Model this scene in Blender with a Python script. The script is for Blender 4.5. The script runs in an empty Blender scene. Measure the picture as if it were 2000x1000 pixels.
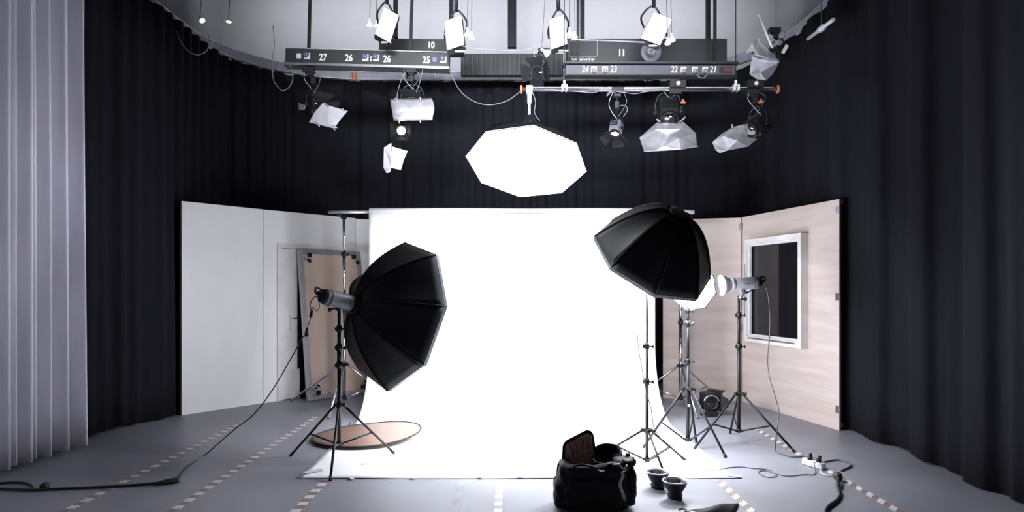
import bpy, bmesh, math, random
from mathutils import Vector as V, Matrix
R = math.radians
random.seed(7)
scene = bpy.context.scene
COL = scene.collection

# ------------------------------------------------------------------ camera, world, exposure
F = 1300.0; H = 1.5; HY = 563.0      # focal length in px of a 2000 px frame, camera height, horizon row
cam_d = bpy.data.cameras.new('camera'); cam = bpy.data.objects.new('camera', cam_d); COL.objects.link(cam)
cam.location = (0, 0, H); cam.rotation_euler = (R(90), 0, 0)
cam_d.sensor_width = 36; cam_d.lens = 36 * F / 2000; cam_d.shift_y = (HY - 500) / 2000
cam_d.clip_start = .05; cam_d.clip_end = 60
scene.camera = cam
w = bpy.data.worlds.new('world'); scene.world = w; w.use_nodes = True
w.node_tree.nodes['Background'].inputs[0].default_value = (.8, .84, 1, 1)
w.node_tree.nodes['Background'].inputs[1].default_value = .02
vs = scene.view_settings
vs.view_transform = 'Standard'; vs.look = 'None'; vs.exposure = 1.85; vs.gamma = 1; vs.use_curve_mapping = False
COOL = (.93, .95, 1.0)
OVERHEAD = 3.5; LEFT_BOX = 9.5; RIGHT_BOX = 14; SMALL_BOX = 60

def area(name, loc, target, size, power, color=COOL, sy=None):
    l = bpy.data.lights.new(name, 'AREA'); l.energy = power; l.color = color
    l.size = size
    if sy: l.shape = 'RECTANGLE'; l.size_y = sy
    o = bpy.data.objects.new(name, l); COL.objects.link(o); o.location = loc
    o.rotation_euler = (V(target) - V(loc)).to_track_quat('-Z', 'Y').to_euler()
    return o
# added fill lights, unseen, above and in front of the frame
UP = area('added_wall_light', (-.2, 9.3, 6.2), (-.2, 10.9, 5.85), 7.6, 24, sy=.15); UP.data.spread = R(130)  # added strip light, whitens the top of the rear wall like a fade
GW = area('added_rig_light', (0, 2.0, 3.6), (.2, 7.0, 4.0), 3.0, 30, sy=.4); GW.data.spread = R(50)  # added light aimed up to brighten bars and lamps of the rig

def at(px, py, Y): return V(((px - 1000) * Y / F, Y, H - (py - HY) * Y / F))
def gr(px, py, z=0.0):
    Y = F * (H - z) / (py - HY); return V(((px - 1000) * Y / F, Y, z))

# ------------------------------------------------------------------ materials
M = {}
def mat(name, col, rough=.6, metal=0, noise=0, scale=8, stretch=(1,1,1), col2=None, bump=0, spec=.5, emis=None, estr=0, rough2=None, coords='Object'):
    m = bpy.data.materials.new(name); m.use_nodes = True; nt = m.node_tree; b = nt.nodes['Principled BSDF']
    b.inputs['Base Color'].default_value = (*col, 1); b.inputs['Roughness'].default_value = rough
    b.inputs['Metallic'].default_value = metal; b.inputs['Specular IOR Level'].default_value = spec
    if emis: b.inputs['Emission Color'].default_value = (*emis, 1); b.inputs['Emission Strength'].default_value = estr
    tc = nt.nodes.new('ShaderNodeTexCoord'); mp = nt.nodes.new('ShaderNodeMapping'); nz = nt.nodes.new('ShaderNodeTexNoise')
    mp.inputs['Scale'].default_value = stretch; nz.inputs['Scale'].default_value = scale; nz.inputs['Detail'].default_value = 5
    nt.links.new(tc.outputs[coords], mp.inputs[0]); nt.links.new(mp.outputs[0], nz.inputs[0])
    c2 = col2 or tuple(c * .82 for c in col)
    rp = nt.nodes.new('ShaderNodeValToRGB'); rp.color_ramp.elements[0].position = .35; rp.color_ramp.elements[1].position = .68
    rp.color_ramp.elements[0].color = (*c2, 1); rp.color_ramp.elements[1].color = (*col, 1)
    nt.links.new(nz.outputs[0], rp.inputs[0]); nt.links.new(rp.outputs[0], b.inputs['Base Color'])
    if rough2 is not None:
        mr = nt.nodes.new('ShaderNodeMapRange'); mr.inputs[3].default_value = rough; mr.inputs[4].default_value = rough2
        nt.links.new(nz.outputs[0], mr.inputs[0]); nt.links.new(mr.outputs[0], b.inputs['Roughness'])
    if bump:
        bp = nt.nodes.new('ShaderNodeBump'); bp.inputs['Strength'].default_value = bump; bp.inputs['Distance'].default_value = .01
        nt.links.new(nz.outputs[0], bp.inputs['Height']); nt.links.new(bp.outputs[0], b.inputs['Normal'])
    M[name] = m; return m
mat('floor', (.265, .268, .305), .38, scale=1.6, col2=(.22, .224, .257), rough2=.48, spec=.25, bump=.02)
mat('wall', (.30, .30, .32), .9, col2=(.29, .29, .31))
mat('ceiling', (.035, .035, .038), .9)
mat('black_cloth', (.012, .012, .0175), .95, scale=30, stretch=(1,1,.1), spec=.15)
mat('white_cloth', (.90, .88, .96), .9, scale=5, stretch=(1,1,.2), col2=(.80, .78, .87), spec=.1)
mat('paper', (.93, .94, .96), .85, scale=3, col2=(.91, .92, .94), spec=.2)
mat('white_flat', (.88, .87, .89), .7, scale=4, stretch=(1,1,.5), col2=(.84, .835, .855), bump=.05)
mat('door_white', (.82, .80, .79), .55, scale=3)
mat('plywood', (.64, .56, .53), .6, scale=2.2, stretch=(.5, .5, 4.5), col2=(.55, .45, .41), bump=.05)
mat('plywood_tan', (.72, .56, .47), .6, scale=3, stretch=(2, 2, .5), col2=(.66, .50, .42))
mat('ply_edge', (.12, .11, .115), .8)
mat('board_black', (.008, .008, .009), .8, spec=.1)
mat('aluminium', (.62, .62, .67), .32, 1, scale=20)
mat('alu_matte', (.56, .56, .60), .45, .6, scale=12)
mat('chrome', (.8, .8, .84), .12, 1)
mat('black_metal', (.012, .012, .015), .48, spec=.3)
mat('black_plastic', (.012, .012, .014), .5, spec=.3)
mat('nylon', (.006, .006, .008), .55, scale=6, bump=.15, spec=.22)
mat('lip', (.03, .03, .04), .35, scale=30, bump=.6, spec=.5)
mat('silver_cloth', (.75, .75, .78), .4, .7)
mat('grey_plastic', (.20, .20, .235), .42)
mat('light_grey', (.74, .74, .78), .4)
mat('white_plastic', (.72, .72, .76), .45)
mat('orange', (.55, .20, .10), .6)
mat('red_plastic', (.45, .07, .05), .5)
mat('blue_plastic', (.12, .13, .21), .4)
mat('hinge_metal', (.28, .24, .20), .45, .6)
mat('copper', (.32, .205, .16), .42, .55, scale=40, col2=(.27, .17, .13), bump=.12)
mat('gel', (.80, .80, .86), .42, scale=6, spec=.5)
mat('foil', (.95, .95, 1.0), .25, .6, scale=12, bump=.1, col2=(.70,.70,.78))
mat('wood_peg', (.50, .42, .36), .7)
mat('brown_lining', (.55, .33, .25), .6, scale=25, stretch=(4,1,1), col2=(.36, .20, .15), bump=.2)
mat('bag_cloth', (.010, .010, .012), .7, scale=60, bump=.2, spec=.3)
mat('bag_shine', (.010, .010, .013), .6, scale=14, bump=.3, spec=.2)
mat('pouch_black', (.006, .006, .008), .6, scale=14, spec=.12)
mat('red_dark', (.12, .035, .03), .6)
mat('webbing', (.6, .6, .66), .6, scale=60)
mat('rubber', (.013, .013, .015), .6)
mat('cable_grey', (.10, .10, .13), .4)
mat('cable_pale', (.22, .22, .28), .5)
mat('rib_grey', (.05, .05, .058), .6)
mat('beam_black', (.022, .022, .026), .5)
mat('beam_grey', (.30, .30, .36), .45)
mat('bar_grey', (.09, .09, .11), .5, spec=.3)
mat('numeral', (.85, .85, .88), .6)
mat('brown_metal', (.14, .10, .095), .5)
g = mat('glass_dark', (.012, .012, .015), .04, spec=.8)
mat('tape_white', (.66, .66, .70), .6, scale=20)
def emit(name, col, s):
    return mat(name, (.8, .8, .82), .6, emis=col, estr=s)
emit('glow_overhead', COOL, OVERHEAD); emit('glow_left', COOL, LEFT_BOX); emit('glow_right', COOL, RIGHT_BOX); emit('glow_small', COOL, SMALL_BOX)
emit('glow_lens', (1, 1, 1), .9); emit('glow_led', (.95, .97, 1), .12); emit('glow_bulb', (.95, .97, 1), .2)
def tape_mat(name, ca, cb, period, slant, cols=None, wear=0.0):
    m = bpy.data.materials.new(name); m.use_nodes = True; nt = m.node_tree; b = nt.nodes['Principled BSDF']; b.inputs['Roughness'].default_value = .55
    tc = nt.nodes.new('ShaderNodeTexCoord'); sp = nt.nodes.new('ShaderNodeSeparateXYZ'); nt.links.new(tc.outputs['Object'], sp.inputs[0])
    def mth(op, a, bb=None):
        n = nt.nodes.new('ShaderNodeMath'); n.operation = op
        for i, q in enumerate((a, bb)):
            if q is None: continue
            if isinstance(q, (int, float)): n.inputs[i].default_value = q
            else: nt.links.new(q, n.inputs[i])
        return n.outputs[0]
    s = mth('ADD', sp.outputs[1], mth('MULTIPLY', sp.outputs[0], slant))
    f = mth('FRACT', mth('DIVIDE', mth('ADD', s, 50), period)); k = mth('GREATER_THAN', f, .5)
    nz = nt.nodes.new('ShaderNodeTexNoise'); nz.inputs['Scale'].default_value = 60; nz.inputs['Detail'].default_value = 3
    nt.links.new(tc.outputs['Object'], nz.inputs[0])
    wr = mth('MULTIPLY', mth('GREATER_THAN', nz.outputs[0], .56), wear)
    mx = nt.nodes.new('ShaderNodeMix'); mx.data_type = 'RGBA'
    mx.inputs[6].default_value = (*ca, 1); mx.inputs[7].default_value = (*cb, 1); nt.links.new(k, mx.inputs[0])
    m2 = nt.nodes.new('ShaderNodeMix'); m2.data_type = 'RGBA'; m2.inputs[7].default_value = (.27, .27, .31, 1)
    nt.links.new(mx.outputs[2], m2.inputs[6]); nt.links.new(wr, m2.inputs[0]); nt.links.new(m2.outputs[2], b.inputs['Base Color'])
    M[name] = m
tape_mat('tape_red_white', (.60, .60, .64), (.24, .145, .11), .15, 0, wear=.35)
tape_mat('tape_diag', (.60, .60, .64), (.22, .15, .12), .15, -1.2, wear=.3)
tape_mat('tape_faint', (.30, .30, .34), (.25, .25, .29), .30, 0, wear=.5)
tape_mat('tape_pale', (.62, .62, .66), (.33, .33, .37), .15, 0, wear=.15)
# led grid
m = M['glow_led']; nt = m.node_tree; tc = nt.nodes.new('ShaderNodeTexCoord'); br = nt.nodes.new('ShaderNodeTexBrick')
br.offset = 0; br.inputs['Color1'].default_value = (.95, .97, 1, 1); br.inputs['Color2'].default_value = (.93, .95, 1, 1); br.inputs['Mortar'].default_value = (.62, .62, .70, 1)
br.inputs['Scale'].default_value = 1; br.inputs['Mortar Size'].default_value = .004; br.inputs['Brick Width'].default_value = .02; br.inputs['Row Height'].default_value = .02
nt.links.new(tc.outputs['UV'], br.inputs[0]); nt.links.new(br.outputs[0], nt.nodes['Principled BSDF'].inputs['Emission Color'])

# ------------------------------------------------------------------ mesh helpers
class MB:
    def __init__(s): s.bm = bmesh.new()
    def box(s, c, d, rot=None, bev=0):
        mtx = Matrix.Translation(V(c)) @ ((rot if isinstance(rot, Matrix) else Matrix.Rotation(rot, 4, 'Z')) if rot is not None else Matrix.Identity(4)) @ Matrix.Diagonal((*d, 1))
        r = bmesh.ops.create_cube(s.bm, size=1, matrix=mtx)
        if bev:
            ed = list({e for v in r['verts'] for e in v.link_edges})
            bmesh.ops.bevel(s.bm, geom=ed, offset=bev, segments=2, affect='EDGES', profile=.5)
        return s
    def cyl(s, p0, p1, r0, r1=None, n=12, cap=True):
        p0, p1 = V(p0), V(p1); r1 = r0 if r1 is None else r1
        d = p1 - p0; q = d.to_track_quat('Z', 'Y').to_matrix()
        rings = []
        for p, r in ((p0, r0), (p1, r1)):
            rings.append([s.bm.verts.new(p + q @ V((math.cos(2*math.pi*k/n)*r, math.sin(2*math.pi*k/n)*r, 0))) for k in range(n)])
        for k in range(n): s.bm.faces.new((rings[0][k], rings[0][(k+1) % n], rings[1][(k+1) % n], rings[1][k])).smooth = n > 6
        if cap:
            s.bm.faces.new(rings[0][::-1]); s.bm.faces.new(rings[1])
        return s
    def lathe(s, origin, axis, prof, n=24):      # prof: (distance along axis, radius)
        o = V(origin); q = V(axis).normalized().to_track_quat('Z', 'Y').to_matrix(); rings = []
        for h, r in prof:
            if r < 1e-5: rings.append([s.bm.verts.new(o + q @ V((0, 0, h)))])
            else: rings.append([s.bm.verts.new(o + q @ V((math.cos(2*math.pi*k/n)*r, math.sin(2*math.pi*k/n)*r, h))) for k in range(n)])
        for a, b in zip(rings, rings[1:]):
            for k in range(n):
                k2 = (k+1) % n
                if len(a) == 1 and len(b) == 1: continue
                if len(a) == 1: f = (a[0], b[k2], b[k])
                elif len(b) == 1: f = (a[k], a[k2], b[0])
                else: f = (a[k], a[k2], b[k2], b[k])
                s.bm.faces.new(f).smooth = True
        return s
    def tube(s, pts, r, n=8, smooth=True, closed=False):
        P = [V(p) for p in pts]
        if smooth and len(P) > 2:
            Q = []
            for i in range(len(P) - 1):
                p0 = P[max(i-1, 0)]; p1 = P[i]; p2 = P[i+1]; p3 = P[min(i+2, len(P)-1)]
                for t in (0, .17, .33, .5, .67, .83):
                    Q.append(.5*((2*p1) + (p2-p0)*t + (2*p0-5*p1+4*p2-p3)*t*t + (3*p1-p0-3*p2+p3)*t**3))
            Q.append(P[-1]); P = Q
        rings = []; up = V((0, 0, 1)); prev = None
        for i, p in enumerate(P):
            d = (P[min(i+1, len(P)-1)] - P[max(i-1, 0)])
            if d.length < 1e-9: d = V((0, 0, 1))
            d.normalize()
            if prev is None:
                a = d.orthogonal().normalized()
            else:
                a = prev - d * prev.dot(d)
                a = a.normalized() if a.length > 1e-6 else d.orthogonal().normalized()
            prev = a; b = d.cross(a)
            rings.append([s.bm.verts.new(p + (a*math.cos(2*math.pi*k/n) + b*math.sin(2*math.pi*k/n))*r) for k in range(n)])
        for a, b in zip(rings, rings[1:]):
            for k in range(n): s.bm.faces.new((a[k], a[(k+1) % n], b[(k+1) % n], b[k])).smooth = True
        s.bm.faces.new(rings[0][::-1]); s.bm.faces.new(rings[-1])
        return s
    def grid(s, fn, nu, nv, smooth=True, wrap=False):
        g_ = [[s.bm.verts.new(fn(i/nu, j/nv)) for j in range(nv+1)] for i in range(nu + (0 if wrap else 1))]
        for i in range(nu):
            for j in range(nv):
                a = g_[i]; b = g_[(i+1) % len(g_)]
                s.bm.faces.new((a[j], b[j], b[j+1], a[j+1])).smooth = smooth
        return s
    def poly(s, verts, faces, smooth=False):
        vv = [s.bm.verts.new(V(v)) for v in verts]
        for f in faces: s.bm.faces.new([vv[i] for i in f]).smooth = smooth
        return s
    def prism(s, pts, off):                       # planar polygon extruded by vector off
        off = V(off); a = [s.bm.verts.new(V(p)) for p in pts]; b = [s.bm.verts.new(V(p) + off) for p in pts]; n = len(a)
        s.bm.faces.new(a[::-1]); s.bm.faces.new(b)
        for k in range(n): s.bm.faces.new((a[k], a[(k+1) % n], b[(k+1) % n], b[k]))
        return s
    def build(s, name, m, parent=None, solid=0, label=None, subsurf=0, recalc=True):
        if recalc: bmesh.ops.recalc_face_normals(s.bm, faces=s.bm.faces[:])
        me = bpy.data.meshes.new(name)
        if parent is None:
            vs_ = [v.co for v in s.bm.verts]
            c = V((sum(v.x for v in vs_), sum(v.y for v in vs_), sum(v.z for v in vs_))) / len(vs_); c.z = min(v.z for v in vs_)
            off = c
        else:
            off = V((0, 0, 0)); p = parent
            while p is not None: off += V(p.location); p = p.parent
        for v in s.bm.verts: v.co -= off
        s.bm.to_mesh(me); s.bm.free()
        o = bpy.data.objects.new(name, me); COL.objects.link(o)
        if parent is None: o.location = off
        else: o.parent = parent
        me.materials.append(M[m])
        if solid:
            md = o.modifiers.new('s', 'SOLIDIFY'); md.thickness = solid; md.offset = 0
        if subsurf:
            md = o.modifiers.new('ss', 'SUBSURF'); md.levels = subsurf; md.render_levels = subsurf
        if label: o['label'] = label
        return o
def tag(o, label, cat, group=None, kind=None):
    o['label'] = label; o['category'] = cat
    if group: o['group'] = group
    if kind: o['kind'] = kind
    return o
def thing(name, loc, label, cat, group=None):
    o = bpy.data.objects.new(name, None); COL.objects.link(o); o.location = V(loc); o.empty_display_size = .1
    return tag(o, label, cat, group)
def struct(o): o['kind'] = 'structure'; return o
def rotmat(x, y, z):
    m_ = Matrix((x, y, z)).transposed().to_4x4(); return m_
_fonts = {}
def text(s_, size, bold=.012, sx=.82):
    cu = bpy.data.curves.new('t', 'FONT'); cu.body = s_; cu.size = size; cu.extrude = .001; cu.offset = bold*size; cu.align_x = 'CENTER'; cu.align_y = 'CENTER'
    o = bpy.data.objects.new('t', cu); COL.objects.link(o); bpy.context.view_layer.update()
    me = bpy.data.meshes.new_from_object(o.evaluated_get(bpy.context.evaluated_depsgraph_get()))
    bpy.data.objects.remove(o)
    for v in me.vertices: v.co.x *= sx
    return me
def lettering(name, s_, size, pos, parent, right=(1,0,0), up=(0,0,1), m='numeral', bold=.03, sx=.82, shear=0):
    me = text(s_, size, bold, sx); r_, u_ = V(right).normalized(), V(up).normalized(); n_ = r_.cross(u_)
    off = V((0,0,0)); p = parent
    while p is not None: off += V(p.location); p = p.parent
    for v in me.vertices:
        x = v.co.x + shear*v.co.y
        v.co = V(pos) + r_*x + u_*v.co.y + n_*v.co.z - off
    me.materials.clear(); me.materials.append(M[m])
    o = bpy.data.objects.new(name, me); COL.objects.link(o); o.parent = parent; return o

# ------------------------------------------------------------------ room shell
YB = 10.9; XL = -4.75; XR = 4.3; ZC = 6.3
struct(MB().box(((XL+XR)/2, (YB-1.5)/2, -.05), (XR-XL, YB+1.5, .1)).build('floor', 'floor'))
struct(MB().box(((XL+XR)/2, YB+.05, ZC/2), (XR-XL, .1, ZC)).build('wall_back', 'wall'))
struct(MB().box((XL-.05, (YB-1.5)/2, ZC/2), (.1, YB+1.5, ZC)).build('wall_left', 'wall'))
struct(MB().box((XR+.05, (YB-1.5)/2, ZC/2), (.1, YB+1.5, ZC)).build('wall_right', 'wall'))
struct(MB().box(((XL+XR)/2, -1.55, ZC/2), (XR-XL, .1, ZC)).build('wall_front', 'wall'))
struct(MB().box(((XL+XR)/2, (YB-1.5)/2, ZC+.05), (XR-XL, YB+1.5, .1)).build('ceiling', 'ceiling'))

# ------------------------------------------------------------------ curtains
def resample(path, step):
    out = [V((*path[0], 0))]; 
    for a, b in zip(path, path[1:]):
        a = V((*a, 0)); b = V((*b, 0)); n = max(1, int((b-a).length/step))
        out += [a.lerp(b, k/n) for k in range(1, n+1)]
    return out
def curtain(name, path, z0, z1, amp, folds, m, label, cat, hem=None, step=.012, nv=10, taper=.25, hard=1.5):
    P = resample(path, step); rnd = random.Random(len(P)); n = len(P)
    s_ = [0]
    for a, b in zip(P, P[1:]): s_.append(s_[-1] + (b-a).length)
    ks = [(folds*rnd.uniform(.45, 1.7), rnd.uniform(0, 6.28), rnd.uniform(.4, 1)) for _ in range(5)]
    sm = sum(k[2] for k in ks)
    nor = []
    for i in range(n):
        d = P[min(i+3, n-1)] - P[max(i-3, 0)]; d.normalize(); nor.append(V((d.y, -d.x, 0)))
    def fold(i, t):
        s = s_[i]; x = sum(math.sin(s*2*math.pi*k + ph + .35*t*math.sin(ph*3))*w_ for k, ph, w_ in ks)/sm*2.1
        x = math.tanh(x*hard)
        return x*amp*(1 - taper*t) + .012*math.sin(3*t + s*5)
    mb = MB()
    bm = mb.bm; cols = []
    for i in range(n):
        zz = z0 + (hem(s_[i]) if hem else 0)
        cols.append([bm.verts.new(P[i] + nor[i]*fold(i, j/nv) + V((0, 0, zz + (z1-zz)*j/nv))) for j in range(nv+1)])
    for a, b in zip(cols, cols[1:]):
        for j in range(nv): bm.faces.new((a[j], b[j], b[j+1], a[j+1])).smooth = True
    return tag(mb.build(name, m, solid=.004), label, cat)
TZ = 4.76
curtain('white_curtain', [(-4.16, 3.2), (-4.16, 5.3), (-4.12, 5.9), (-4.06, 6.30)], .035, 5.75, .13, 6.0, 'white_cloth',
        'pale grey-white floor-length curtain hanging in deep folds at the left edge', 'curtain', step=.006, nv=16, hard=.95)
curtain('black_curtain', [(-4.36, 5.0), (-4.30, 6.2), (-4.14, 6.9), (-3.99, 7.7), (-4.05, 8.6), (-3.95, 9.4), (-3.4, 10.0), (-2.6, 10.25)], .03, TZ-.04, .05, 3.2, 'black_cloth',
        'black drape running back beside the white curtain and left white wall flat', 'curtain', hem=lambda s: .02*math.sin(s*4))
curtain('black_curtain', [(-2.62, 10.32), (2.6, 10.32)], .03, TZ-.04, .05, 2.6, 'black_cloth',
        'wide black backdrop drape across the far end behind the white paper', 'curtain')
curtain('black_curtain', [(2.58, 10.25), (3.2, 10.0), (3.55, 9.4), (3.60, 8.6), (3.54, 7.2), (3.55, 6.6), (3.55, 6.0), (3.55, 5.4), (3.50, 4.6), (3.52, 3.2)], .02, TZ-.04, .05, 2.4, 'black_cloth',
        'dark navy-black drape along the right side beyond the plywood flat with window', 'curtain', hem=lambda s: .015*math.sin(s*3))

# ------------------------------------------------------------------ set flats
def slab(p0, p1, z0, z1, th, name, m, parent, side=1):
    """vertical board between ground points p0,p1, thickness th to the side away from the camera"""
    a = V((*p0, 0)); b = V((*p1, 0)); d = (b-a).normalized(); n_ = V((-d.y, d.x, 0))*side
    pts = [a + V((0,0,z0)), b + V((0,0,z0)), b + V((0,0,z1)), a + V((0,0,z1))]
    return MB().prism(pts, n_*th).build(name, m, parent)
LA = V((-3.90, 7.86, 0)); LB = V((-3.25, 8.70, 0)); LC = V((-2.30, 9.79, 0)); LD = V((-1.75, 10.05, 0)); LH = 2.53
f1 = thing('wall_flat', LA, 'plain off-white wall flat standing next to the left black drape', 'set wall')
slab(LA.xy, (LB-(LB-LA).normalized()*.008).xy, 0, LH, .02, 'panel', 'white_flat', f1)
d = (LB-LA).normalized(); n_ = V((-d.y, d.x, 0))
for t in (.03, .5, .97):
    p = LA.lerp(LB, t) + n_*.047; MB().box((p.x, p.y, LH/2), (.045, .05, LH-.02), math.atan2(d.y, d.x)).build('batten', 'plywood_tan', f1)
# flat with door
dd = (LC-LB).normalized(); nn = V((-dd.y, dd.x, 0)); ang = math.atan2(dd.y, dd.x)
f2 = thing('wall_flat', LB, 'off-white wall flat with a white door, behind the leaning plywood panel', 'set wall')
def onl(u, z, off=0): return LB + dd*u + nn*off + V((0, 0, z))
Ld = (LC-LB).length; DL, DRt, DT = .20, 1.12, 2.09
mb = MB()
mb.prism([onl(0,0), onl(DL,0), onl(DL,LH), onl(0,LH)], nn*.02)
mb.prism([onl(DRt,0), onl(Ld,0), onl(Ld,LH), onl(DRt,LH)], nn*.02)
mb.prism([onl(DL,DT), onl(DRt,DT), onl(DRt,LH), onl(DL,LH)], nn*.02)
mb.build('panel', 'white_flat', f2)
mb = MB(); fr = .055
mb.prism([onl(DL-.01,0,-.018), onl(DL+fr,0,-.018), onl(DL+fr,DT+.01,-.018), onl(DL-.01,DT+.01,-.018)], nn*.05)
mb.prism([onl(DRt-fr,0,-.018), onl(DRt+.01,0,-.018), onl(DRt+.01,DT+.01,-.018), onl(DRt-fr,DT+.01,-.018)], nn*.05)
mb.prism([onl(DL+fr,DT-fr,-.018), onl(DRt-fr,DT-fr,-.018), onl(DRt-fr,DT+.01,-.018), onl(DL+fr,DT+.01,-.018)], nn*.05)
mb.build('door_frame', 'door_white', f2)
dl = MB().prism([onl(DL+fr+.006,.01,-.006), onl(DRt-fr-.006,.01,-.006), onl(DRt-fr-.006,DT-fr-.006,-.006), onl(DL+fr+.006,DT-fr-.006,-.006)], nn*.035).build('door_leaf', 'door_white', f2)
hz = 1.5 - (628-HY)*8.95/F
MB().box(onl(DL+.19, hz-.02, -.012), (.035, .008, .22), ang, .003).build('handle_plate', 'light_grey', dl)
MB().tube([onl(DL+.19, hz+.04, -.01), onl(DL+.19, hz+.04, -.05), onl(DL+.21, hz+.04, -.055), onl(DL+.275, hz+.038, -.055)], .009).build('door_handle', 'chrome', dl)
f3 = thing('wall_flat', LC, 'narrow off-white wall flat half hidden behind the white paper', 'set wall')
slab((LC+dd*.004).xy, LD.xy, 0, LH-.01, .02, 'panel', 'white_flat', f3)
slab((LC+dd*.02+V((0,.03,0))).xy, (LC+dd*.06+V((0,.03,0))).xy, 0, LH-.03, .04, 'batten', 'plywood_tan', f3)
# right plywood flats
RA = V((3.446, 7.01, 0)); RB = V((3.046, 8.82, 0)); RC = V((2.06, 9.08, 0)); RH = 2.44
dr = (RB-RA).normalized(); nr = V((dr.y, -dr.x, 0))           # nr points to outside (right)
def onr(u, z, off=0): return RA + dr*u + nr*off + V((0, 0, z))
Lr = (RB-RA).length
def u_at(px):                                                  # parameter along right flat seen at column px
    k = (px-1000)/F; return (k*RA.y - RA.x)/(dr.x - k*dr.y)
r1 = thing('wall_flat', RA, 'plywood wall flat with a white-framed window at right', 'set wall')
ul, ur = u_at(1573), u_at(1471)
def z_at(px, py, off=0):
    u = u_at(px); return H - (py-HY)*(RA + dr*u).y/F
wz0, wz1 = 1.5-(668-HY)*(RA+dr*ul).y/F, 1.5+(HY-466)*(RA+dr*ul).y/F
print('window', ul, ur, wz0, wz1, Lr)
mb = MB()
for a_, b_, z0, z1 in ((0, ul, 0, RH), (ur, Lr, 0, RH), (ul, ur, 0, wz0), (ul, ur, wz1, RH)):
    mb.prism([onr(a_,z0), onr(b_,z0), onr(b_,z1), onr(a_,z1)], nr*.02)
mb.build('panel', 'plywood', r1)
mb = MB()
mb.prism([onr(-.006,0,.0), onr(0,0,0), onr(0,RH,0), onr(-.006,RH,0)], nr*.02); mb.build('panel_edge', 'ply_edge', r1)
for z in (.03, RH-.05): MB().prism([onr(.02,z,.021), onr(Lr-.02,z,.021), onr(Lr-.02,z+.045,.021), onr(.02,z+.045,.021)], nr*.04).build('batten', 'plywood_tan', r1)
# window box: frame projecting to the room side
PJ = -.10; fw = .055
wf = MB()
o0, o1, q0, q1 = ul-.055, ur+.04, wz0-.07, wz1+.06
for (a_, b_, z0, z1) in ((o0, ul, q0, q1), (ur, o1, q0, q1), (ul, ur, q0, wz0), (ul, ur, wz1, q1)):
    wf.prism([onr(a_,z0,PJ), onr(b_,z0,PJ), onr(b_,z1,PJ), onr(a_,z1,PJ)], nr*(-PJ+.04))
wfo = wf.build('window_frame', 'door_white', r1)
mb = MB()
for (a_, b_, z0, z1) in ((ul, ul+.03, wz0, wz1), (ur-.03, ur, wz0, wz1), (ul+.03, ur-.03, wz0, wz0+.03), (ul+.03, ur-.03, wz1-.03, wz1)):
    mb.prism([onr(a_,z0,PJ+.03), onr(b_,z0,PJ+.03), onr(b_,z1,PJ+.03), onr(a_,z1,PJ+.03)], nr*.03)
mb.build('sash', 'white_plastic', wfo)
MB().prism([onr(ul+.05,wz0-.03,PJ-.004), onr(ur-.04,wz0-.03,PJ-.004), onr(ur-.04,wz0-.012,PJ-.004), onr(ul+.05,wz0-.012,PJ-.004)], nr*.003).build('groove_strip', 'hinge_metal', wfo)
MB().prism([onr(o1-.02,wz0+.25,PJ-.003), onr(o1-.008,wz0+.25,PJ-.003), onr(o1-.008,wz1-.25,PJ-.003), onr(o1-.02,wz1-.25,PJ-.003)], nr*.003).build('groove_strip', 'hinge_metal', wfo)
MB().prism([onr(ul,wz0,-.02), onr(ur,wz0,-.02), onr(ur,wz1,-.02), onr(ul,wz1,-.02)], nr*.01).build('window_pane', 'glass_dark', r1)
for z, mm_ in ((z_at(1636, 410), 'alu_matte'), (z_at(1636, 580), 'brown_metal'), (z_at(1636, 800), 'hinge_metal')):
    mb = MB(); mb.prism([onr(.005,z-.04,-.003), onr(.055,z-.04,-.003), onr(.055,z+.04,-.003), onr(.005,z+.04,-.003)], nr*.003)
    for q in (-.025, .025): mb.cyl(onr(.04, z+q, -.003), onr(.04, z+q, -.006), .006)
    mb.build('hinge_plate', mm_, r1)
r2 = thing('wall_flat', RB, 'plywood wall flat facing the camera, hinged beside the windowed one', 'set wall')
d2 = (RB-RC).normalized(); n2 = V((-d2.y, d2.x, 0))
mb = MB(); mb.prism([RC, RB-d2*.006, RB-d2*.006+V((0,0,RH-.005)), RC+V((0,0,RH-.005))], n2*.02); mb.build('panel', 'plywood', r2)
mb = MB(); mb.prism([RC+n2*.021, RC+n2*.021+d2*.05, RC+n2*.021+d2*.05+V((0,0,RH-.03)), RC+n2*.021+V((0,0,RH-.03))], n2*.04); mb.build('batten', 'plywood_tan', r2)
for py in (443, 640):
    z = H+(HY-py)*8.8/F; c_ = RB - d2*.012 - n2*.006
    mb = MB(); mb.box((c_.x, c_.y-.004, z), (.05, .006, .085), math.atan2(d2.y, d2.x)); mb.cyl((c_.x+.012, c_.y-.01, z-.045), (c_.x+.012, c_.y-.01, z+.045), .006); mb.build('hinge', 'hinge_metal', r2)

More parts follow.
